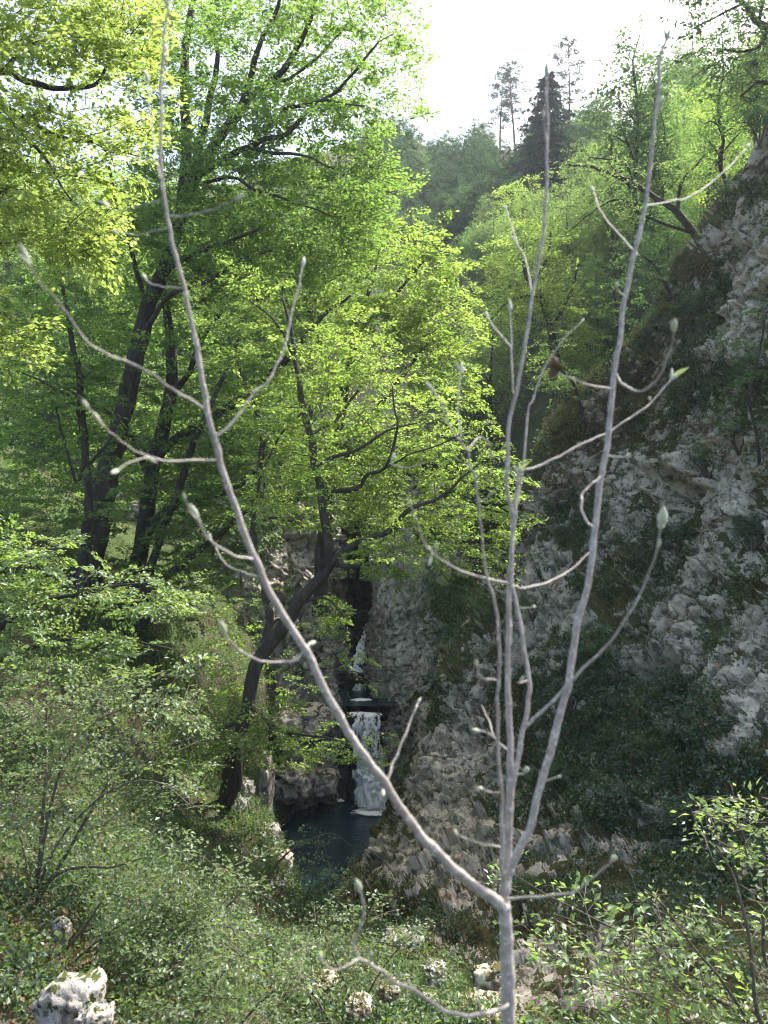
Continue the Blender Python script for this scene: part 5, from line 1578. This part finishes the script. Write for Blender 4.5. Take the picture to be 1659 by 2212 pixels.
SAP = [  # points, first radius px, last radius px, first depth, last depth, bud (kind, scale)
    ([(1106, 2480), (1102, 2330), (1100, 2212), (1097, 2100), (1092, 2000), (1088, 1945), (1094, 1900), (1098, 1825), (1102, 1725), (1102, 1625), (1098, 1550), (1097, 1475), (1098, 1387), (1099, 1300), (1103, 1250), (1106, 1187), (1106, 1112), (1096, 1060), (1094, 1012), (1102, 902), (1117, 837), (1130, 767), (1146, 660), (1160, 590), (1172, 520), (1180, 420), (1183, 300), (1182, 215), (1181, 165)], 17.5, 2.6, 1.3, 1.42, ('long', 1.2)),
    ([(1090, 1965), (1069, 1943), (1029, 1915), (979, 1875), (929, 1826), (889, 1780), (859, 1735), (829, 1688), (800, 1650), (770, 1610), (740, 1560), (697, 1480), (665, 1412), (625, 1352), (590, 1292), (560, 1227), (530, 1157), (505, 1087), (482, 1017), (465, 957), (450, 902), (440, 837), (430, 777), (422, 737), (407, 665), (392, 600), (375, 530), (362, 475), (352, 415), (347, 350), (350, 250), (346, 180), (352, 110), (358, 50), (364, 14)], 13.5, 2.6, 1.3, 1.12, ('tuft', 1.1)),
    ([(1098, 1890), (1107, 1870), (1129, 1820), (1149, 1775), (1169, 1685), (1189, 1625), (1209, 1540), (1229, 1475), (1244, 1362), (1269, 1262), (1284, 1162), (1294, 1062), (1309, 977), (1322, 862), (1330, 787), (1337, 737), (1349, 650), (1367, 565), (1380, 510), (1394, 440), (1404, 360), (1411, 300), (1416, 250), (1423, 180), (1424, 135), (1434, 100), (1440, 85)], 11, 2.2, 1.28, 1.45, ('tuft', 1.15)),
    ([(1090, 1915), (1085, 1890), (1084, 1825), (1084, 1735), (1079, 1640), (1074, 1540), (1077, 1475), (1079, 1397), (1074, 1337), (1062, 1277), (1049, 1237), (1042, 1162), (1034, 1087), (1029, 1037), (1014, 1010), (1012, 977), (989, 947), (966, 912), (954, 872), (938, 845)], 7, 2.2, 1.28, 1.16, ('small', 1.0)),
    ([(1102, 1735), (1108, 1700), (1119, 1630), (1134, 1560), (1142, 1505), (1142, 1470), (1129, 1387), (1117, 1312), (1106, 1257), (1106, 1180), (1112, 1112), (1116, 1060), (1119, 1025)], 9, 4, 1.29, 1.36, ('leafy', .9)),
    ([(1112, 1112), (1128, 1010), (1140, 890), (1152, 860), (1174, 800), (1215, 737), (1262, 688)], 4, 1.4, 1.36, 1.5, None),
    # twigs of the left branch
    ([(438, 882), (400, 857), (360, 832), (320, 802), (280, 784), (240, 767), (200, 747), (180, 728), (155, 695), (130, 655), (100, 625), (76, 592), (66, 572)], 5, 2.4, 1.18, 1.02, ('tuft', 1.25)),
    ([(467, 942), (495, 922), (520, 892), (545, 852), (575, 827), (600, 782), (617, 737), (630, 670), (645, 620), (652, 575)], 4.5, 2, 1.19, 1.34, ('long', .9)),
    ([(470, 993), (415, 996), (360, 995), (320, 985), (280, 965), (250, 942), (225, 922), (214, 905)], 4, 2, 1.2, 1.04, ('small', 1)),
    ([(545, 1208), (510, 1202), (475, 1182), (450, 1162), (430, 1132), (410, 1102), (398, 1078)], 5, 2.2, 1.21, 1.06, ('small', .6)),
    ([(437, 1142), (432, 1128), (429, 1118)], 3, 2, 1.1, 1.1, ('long', .95)),
    ([(562, 1246), (520, 1235), (490, 1220), (470, 1192), (455, 1160)], 3, 1.4, 1.22, 1.34, ('small', .6)),
    ([(652, 1412), (640, 1424), (625, 1430), (585, 1431), (555, 1425), (520, 1405), (495, 1382), (486, 1366)], 5.5, 2.4, 1.24, 1.14, ('long', 1.05)),
    ([(660, 1402), (666, 1392)], 4, 2.4, 1.24, 1.25, ('long', .9)),
    ([(836, 1690), (845, 1660), (859, 1625), (879, 1575), (902, 1520)], 4.5, 2.2, 1.27, 1.36, ('small', .7)),
    ([(832, 1698), (828, 1706)], 4, 3, 1.27, 1.26, ('small', .9)),
    ([(362, 467), (410, 465), (450, 455), (490, 440), (508, 427)], 2.6, 1.8, 1.14, 1.04, ('long', .8)),
    ([(349, 433), (300, 445), (260, 455), (238, 452), (229, 440)], 2.2, 1.4, 1.13, 1.28, ('tuft', .8)),
    ([(366, 490), (320, 503), (280, 506), (250, 500)], 2, 1.3, 1.14, 1.32, ('small', .9)),
    ([(396, 622), (360, 620), (325, 612), (313, 600)], 2.2, 1.5, 1.15, 1.3, ('long', .75)),
    ([(346, 385), (338, 340), (330, 290), (324, 225), (321, 175)], 2.4, 1.7, 1.13, 1.2, ('long', 1.0)),
    ([(348, 280), (346, 252)], 2.4, 2, 1.13, 1.13, ('long', .7)),
    ([(340, 1000), (334, 998)], 2, 2, 1.1, 1.1, ('small', .8)),
    ([(322, 985), (280, 1000), (254, 1016)], 2.2, 1.6, 1.09, 1.0, ('small', .95)),
    ([(225, 922), (205, 900), (192, 878)], 2.4, 2, 1.05, 1.0, ('long', .8)),
    ([(352, 215), (358, 150), (361, 112)], 2.0, 1.6, 1.12, 1.14, ('long', .8)),
    # twigs of the right branch
    ([(1321, 840), (1270, 830), (1225, 815), (1204, 806)], 3.2, 1.8, 1.36, 1.24, ('withered', 1)),
    ([(1331, 808), (1338, 822), (1349, 833), (1380, 847), (1410, 830), (1435, 792), (1449, 752), (1455, 712)], 4.2, 2, 1.37, 1.24, ('fat', .9)),
    ([(1122, 1018), (1140, 1014), (1175, 1002), (1215, 982), (1265, 955), (1314, 934), (1370, 897), (1405, 872), (1440, 832), (1450, 820)], 4, 2.2, 1.36, 1.50, ('leafy', 1.25)),
    ([(1313, 985), (1335, 988), (1352, 986)], 3.2, 2.2, 1.34, 1.22, ('small', 1.1)),
    ([(1298, 1030), (1280, 1046), (1263, 1060), (1255, 1084), (1259, 1112), (1270, 1130), (1283, 1140)], 3.6, 3.2, 1.33, 1.26, None),
    ([(1135, 1572), (1150, 1555), (1190, 1520), (1229, 1477), (1280, 1427), (1330, 1372), (1370, 1307), (1400, 1242), (1418, 1187), (1428, 1135)], 6, 2.6, 1.29, 1.18, ('fat', 1.25)),
    ([(1418, 1187), (1426, 1178)], 3, 2.4, 1.19, 1.18, ('small', .7)),
    ([(1105, 1264), (1130, 1270), (1170, 1262), (1210, 1245), (1250, 1217), (1277, 1188)], 4, 2, 1.34, 1.48, None),
    ([(1102, 1262), (1050, 1250), (1000, 1235), (955, 1210), (925, 1182), (910, 1152), (896, 1117), (884, 1084)], 5, 2, 1.34, 1.2, ('small', .7)),
    ([(940, 1200), (942, 1185)], 3, 2.4, 1.26, 1.25, ('small', .9)),
    ([(925, 1182), (936, 1195), (930, 1204)], 3, 2.4, 1.25, 1.24, ('small', .8)),
    ([(1124, 1314), (1145, 1313), (1152, 1312)], 2.6, 2, 1.33, 1.28, ('small', .8)),
    ([(1077, 1470), (1050, 1467), (1034, 1458), (1030, 1438)], 3, 2.2, 1.24, 1.16, ('small', 1.0)),
    ([(1140, 1470), (1118, 1476), (1126, 1470)], 2.6, 2, 1.31, 1.28, ('small', .7)),
    ([(1096, 1620), (1070, 1596), (1056, 1556), (1042, 1524)], 3.4, 1.4, 1.29, 1.4, None),
    ([(1070, 1596), (1050, 1582), (1034, 1579)], 3, 2, 1.3, 1.24, ('small', .95)),
    ([(1108, 1672), (1126, 1672), (1136, 1666)], 3, 2.4, 1.3, 1.24, ('fat', .75)),
    ([(1180, 1686), (1198, 1682), (1206, 1678)], 3.2, 2.2, 1.29, 1.25, ('small', .7)),
    ([(1082, 1711), (1060, 1712), (1043, 1706)], 3, 2.2, 1.28, 1.2, ('small', .85)),
    ([(1082, 1830), (1040, 1822), (1000, 1808), (984, 1798)], 3.2, 2.2, 1.29, 1.17, ('small', 1.05)),
    ([(1096, 1942), (1155, 1937), (1205, 1934), (1245, 1925), (1280, 1900), (1310, 1872), (1325, 1857)], 5, 2.4, 1.3, 1.14, ('small', 1.25)),
    ([(1098, 2170), (1075, 2181), (1030, 2192), (980, 2190), (940, 2170), (895, 2137), (860, 2125), (829, 2100), (800, 2082), (775, 2067), (764, 2040), (780, 2000), (785, 1960), (776, 1925)], 8, 3.4, 1.3, 1.06, ('long', 1.1)),
    ([(776, 2070), (750, 2087), (720, 2095), (702, 2082), (696, 2072)], 3.6, 2.6, 1.13, 1.05, ('long', .8)),
    ([(797, 2080), (803, 2062)], 3, 2.4, 1.14, 1.12, ('small', .85)),
    ([(1040, 2188), (1030, 2150), (1036, 2120)], 4, 3, 1.26, 1.2, ('fat', 1.0)),
    ([(996, 945), (990, 880), (994, 825), (996, 803)], 2.6, 1.8, 1.22, 1.26, ('tuft', .9)),
    ([(1009, 975), (1035, 945), (1056, 958), (1060, 976)], 2.2, 1.6, 1.2, 1.28, ('small', .9)),
    ([(1036, 1082), (1050, 1078), (1060, 1066)], 2.4, 1.8, 1.22, 1.16, ('small', .8)),
    ([(1378, 552), (1340, 510), (1312, 475), (1294, 450), (1282, 415)], 2.4, 1.6, 1.40, 1.56, ('long', .9)),
    ([(1392, 445), (1455, 434), (1480, 430), (1530, 400), (1580, 355), (1612, 318)], 2.6, 1.6, 1.42, 1.6, ('long', .9)),
    ([(1150, 640), (1135, 560), (1118, 530), (1110, 518)], 2.2, 1.6, 1.40, 1.5, ('long', .7)),
    ([(1118, 530), (1100, 470), (1092, 452)], 1.8, 1.4, 1.48, 1.55, ('long', .7)),
    ([(1352, 640), (1340, 632), (1332, 618)], 2.2, 1.8, 1.39, 1.34, ('small', .9)),
    ([(1108, 850), (1104, 740), (1102, 672)], 2.8, 1.8, 1.37, 1.44, ('long', 1.05)),
    ([(1104, 750), (1070, 710), (1053, 684)], 2.2, 1.6, 1.4, 1.46, ('long', .75)),
    ([(1182, 330), (1180, 306)], 2.4, 2, 1.41, 1.41, ('long', .8)),
    ([(1178, 300), (1176, 255)], 2, 1.8, 1.41, 1.41, ('small', .8)),
    ([(1406, 330), (1411, 305)], 2.2, 2, 1.43, 1.42, ('long', .8)),
    ([(1424, 240), (1428, 222)], 2.2, 2, 1.44, 1.44, ('long', .7)),
    ([(1420, 160), (1421, 140)], 2.0, 1.8, 1.44, 1.44, ('long', .7)),
    ([(1408, 872), (1404, 864)], 2.4, 2.2, 1.46, 1.45, ('small', .8)),
    ([(918, 1000), (880, 1010), (850, 1004), (846, 996)], 1.6, 1.4, 1.3, 1.3, ('small', .8)),
]
sap = thing('bare_sapling', 'leafless grey sapling with downy buds standing close to the camera in front of the gorge', 'sapling', W(1100, 2212, 1.3))
sb = W(1100, 2212, 1.3)
SG = Geo()


def bud_mesh(kind):
    """a downy pointed bud of unit length along +Z; opening ones show two or three leaflets"""
    g, gl = Geo(), None

    def pod(c, d, l, w, bend=0.):
        t = np.linspace(0, 1, 11)
        prof = np.array([.42, .62, .82, .95, 1.0, .97, .88, .74, .55, .32, .05]) * w
        d = d / np.linalg.norm(d)
        sd = np.array([1, 0, 0]) if abs(d[0]) < .9 else np.array([0, 1., 0])
        P = c + d * (t * l)[:, None] + sd * (bend * t * t * l)[:, None]
        tube(g, P, prof, 10)
    if kind == 'long':
        pod(np.zeros(3), np.array([0, 0, 1.]), 1, .15, .08)
        pod(np.zeros(3), np.array([.25, .1, 1.]), .45, .11)
    elif kind == 'fat':
        pod(np.zeros(3), np.array([0, 0, 1.]), 1, .23, .05)
        pod(np.array([0, 0, -.15]), np.array([.05, .05, 1.]), .4, .17)
    elif kind == 'small':
        pod(np.zeros(3), np.array([0, 0, 1.]), .85, .125, .12)
    elif kind in ('tuft', 'leafy'):
        pod(np.zeros(3), np.array([0, 0, 1.]), .95, .12, .1)
        pod(np.zeros(3), np.array([.55, .1, .9]), .85, .10, .15)
        if kind == 'tuft':
            pod(np.zeros(3), np.array([-.5, .2, .9]), .8, .09, -.15)
    return g


def tube_mesh(g, name, m):
    return mesh(name, np.concatenate(g.V), np.concatenate(g.Q), [m])


BM = {k: tube_mesh(bud_mesh(k), 'bud', M['bud']) for k in ('long', 'fat', 'small', 'tuft', 'leafy')}
BM['withered'] = None
# an unfolding leaflet, folded along its midrib, unit length
lt = np.linspace(0, 1, 9)
lw = np.sin(lt ** .8 * math.pi) * .21 + .01
LV = np.stack([np.stack([s * lw, np.abs(s) * lw * .7 + .12 * lt * lt, lt], -1) for s in (-1, -.5, 0, .5, 1)], 1)
leaflet = mesh('leaf', LV, grid_quads(9, 5), [M['budleaf']])
# a dead curled leaf
CV = np.stack([np.stack([s * (lw * 1.6), .28 * np.sin(lt * 5.2) + .2 * (s * s), lt * .8 - .25 * np.sin(lt * 3) + .06 * s * np.sin(lt * 9)], -1) for s in (-1, -.5, 0, .5, 1)], 1)
curled = mesh('withered_leaf', CV, grid_quads(9, 5), [M['withered']])


def place(me, name, p, d, s, roll):
    o = obj(name, me, sap)
    o.location = [float(x) for x in (p - sb)]
    q = Vector([float(x) for x in d]).to_track_quat('Z', 'Y')
    o.rotation_mode = 'QUATERNION'
    from mathutils import Quaternion
    o.rotation_quaternion = q @ Quaternion((0, 0, 1), roll)
    o.scale = (s, s, s)
    return o


for i, (pts, r0, r1, y0, y1, bd) in enumerate(SAP):
    l = twig_pts(pts, r0 * .62, r1 * .68, y0, y1)
    if i == 0:
        a = l[:, 3] * F / l[:, 1]
        l[:, 3] = np.interp(np.linspace(0, 1, len(l)), [0, .16, .20, .33, .45, .62, 1], [15.5, 13, 11, 6.6, 5.0, 4, 2.5]) * l[:, 1] / F
    if i == 1:
        l[:, 3] = np.interp(np.linspace(0, 1, len(l)), [0, .06, .35, .6, .8, 1], [12, 9.8, 8.2, 6, 3.6, 2.5]) * l[:, 1] / F
    if i == 2:
        l[:, 3] = np.interp(np.linspace(0, 1, len(l)), [0, .06, .3, .6, .8, 1], [8.6, 8.2, 7.2, 4.9, 3.6, 2.9]) * l[:, 1] / F
    # small knees where leaves once sat
    k = np.arange(len(l))
    l[:, 3] *= 1 + .16 * (r01(hsh(k, k * 0 + i, k * 0, 5)) > .86) + .05 * perlin(np.stack([k * .7, k * 0. + i, k * 0.], -1))
    l[:, :3] += np.stack([perlin(np.stack([k * .25, k * 0. + i * 3.1, k * 0. + c], -1)) for c in (1.3, 5.7, 9.1)], -1) * .0023 * np.minimum(1, k / 4)[:, None]
    tube(SG, l[:, :3], l[:, 3], 12 if i < 4 else 8)
    if bd:
        d = l[-1, :3] - l[-3, :3]
        d = d / np.linalg.norm(d)
        s = .0245 * bd[1]
        if bd[0] == 'withered':
            place(curled, 'withered_leaf', l[-1, :3], np.array([-.25, -.2, 1]), .034, .6)
            place(curled, 'withered_leaf', l[-1, :3], np.array([-.5, .3, .8]), .026, 2.6)
            continue
        b = place(BM[bd[0]], 'bud', l[-1, :3] - d * s * .06, d, s, rng.random() * 6)
        if bd[0] == 'leafy':
            rt = np.array([1., -.15, .45])
            place(leaflet, 'leaf', l[-1, :3] + d * s * .15, rt + d * .5, s * 1.15, .4)
SG.build('stem', M['sapling'], sap, sb)

# ------------------------------------------------------------------ air, light, camera
SUN_AZ, SUN_EL = math.radians(48), math.radians(53)
sd = Vector((math.sin(SUN_AZ) * math.cos(SUN_EL), math.cos(SUN_AZ) * math.cos(SUN_EL), math.sin(SUN_EL)))
ld = bpy.data.lights.new('sun', 'SUN')
ld.energy = 2.3
ld.angle = math.radians(.53)
ld.color = (1, .95, .86)
lo = bpy.data.objects.new('sun', ld)
COL.objects.link(lo)
lo.rotation_euler = sd.to_track_quat('Z', 'Y').to_euler()
lo.location = sd * 200

wd = bpy.data.worlds.new('World')
SC.world = wd
wd.use_nodes = True
nt = wd.node_tree
sky = nt.nodes.new('ShaderNodeTexSky')
sky.sky_type = 'NISHITA'
sky.sun_disc = False
sky.sun_elevation = SUN_EL
sky.sun_rotation = SUN_AZ
sky.altitude = 400
sky.air_density = .5
sky.dust_density = 3.5
sky.ozone_density = 1.0
bg = nt.nodes['Background']
bg.inputs['Strength'].default_value = .15
tint = nt.nodes.new('ShaderNodeMix')      # warm tint added to the skylight to offset its blue cast
tint.data_type = 'RGBA'
tint.blend_type = 'MULTIPLY'
tint.inputs[0].default_value = 1
tint.inputs[7].default_value = (1.05, 1.0, .88, 1)
nt.links.new(sky.outputs[0], tint.inputs[6])
nt.links.new(tint.outputs[2], bg.inputs[0])

HAZE = .00036
if HAZE:
    hx0, hx1, hy0, hy1, hz0, hz1 = -170., 190., -60., 260., -18., 95.
    V = np.array([[x, y, z] for z in (hz0, hz1) for y in (hy0, hy1) for x in (hx0, hx1)])
    Q = np.array([[0, 2, 3, 1], [4, 5, 7, 6], [0, 1, 5, 4], [2, 6, 7, 3], [0, 4, 6, 2], [1, 3, 7, 5]])
    m, nt2, out = mat('haze')
    pv = nt2.nodes.new('ShaderNodeVolumePrincipled')
    pv.inputs['Color'].default_value = (.80, .88, 1, 1)
    pv.inputs['Density'].default_value = HAZE
    pv.inputs['Anisotropy'].default_value = .35
    nt2.links.new(pv.outputs[0], out.inputs['Volume'])
    tag(obj('haze', mesh('haze', V, Q, [m], False)), None, None, None, 'stuff')

cd = bpy.data.cameras.new('camera')
cam = bpy.data.objects.new('camera', cd)
COL.objects.link(cam)
cam.rotation_euler = (math.pi / 2, 0, 0)
cd.sensor_fit = 'VERTICAL'
cd.sensor_height = 24
cd.lens = 12 / (CY / F)
cd.clip_start = .05
cd.clip_end = 5000
cd.dof.use_dof = True
cd.dof.focus_distance = 20
cd.dof.aperture_fstop = 3.5
SC.camera = cam
SC.view_settings.view_transform = 'Standard'
SC.view_settings.look = 'None'
SC.view_settings.exposure = EXPOSURE
SC.view_settings.gamma = 1
c = SC.cycles
c.filter_width = 1.15
c.max_bounces = 6
c.diffuse_bounces = 3
c.glossy_bounces = 2
c.transmission_bounces = 4
c.transparent_max_bounces = 10
c.volume_bounces = 0
c.use_denoising = True
c.sample_clamp_indirect = 8
c.caustics_reflective = False
c.caustics_refractive = False
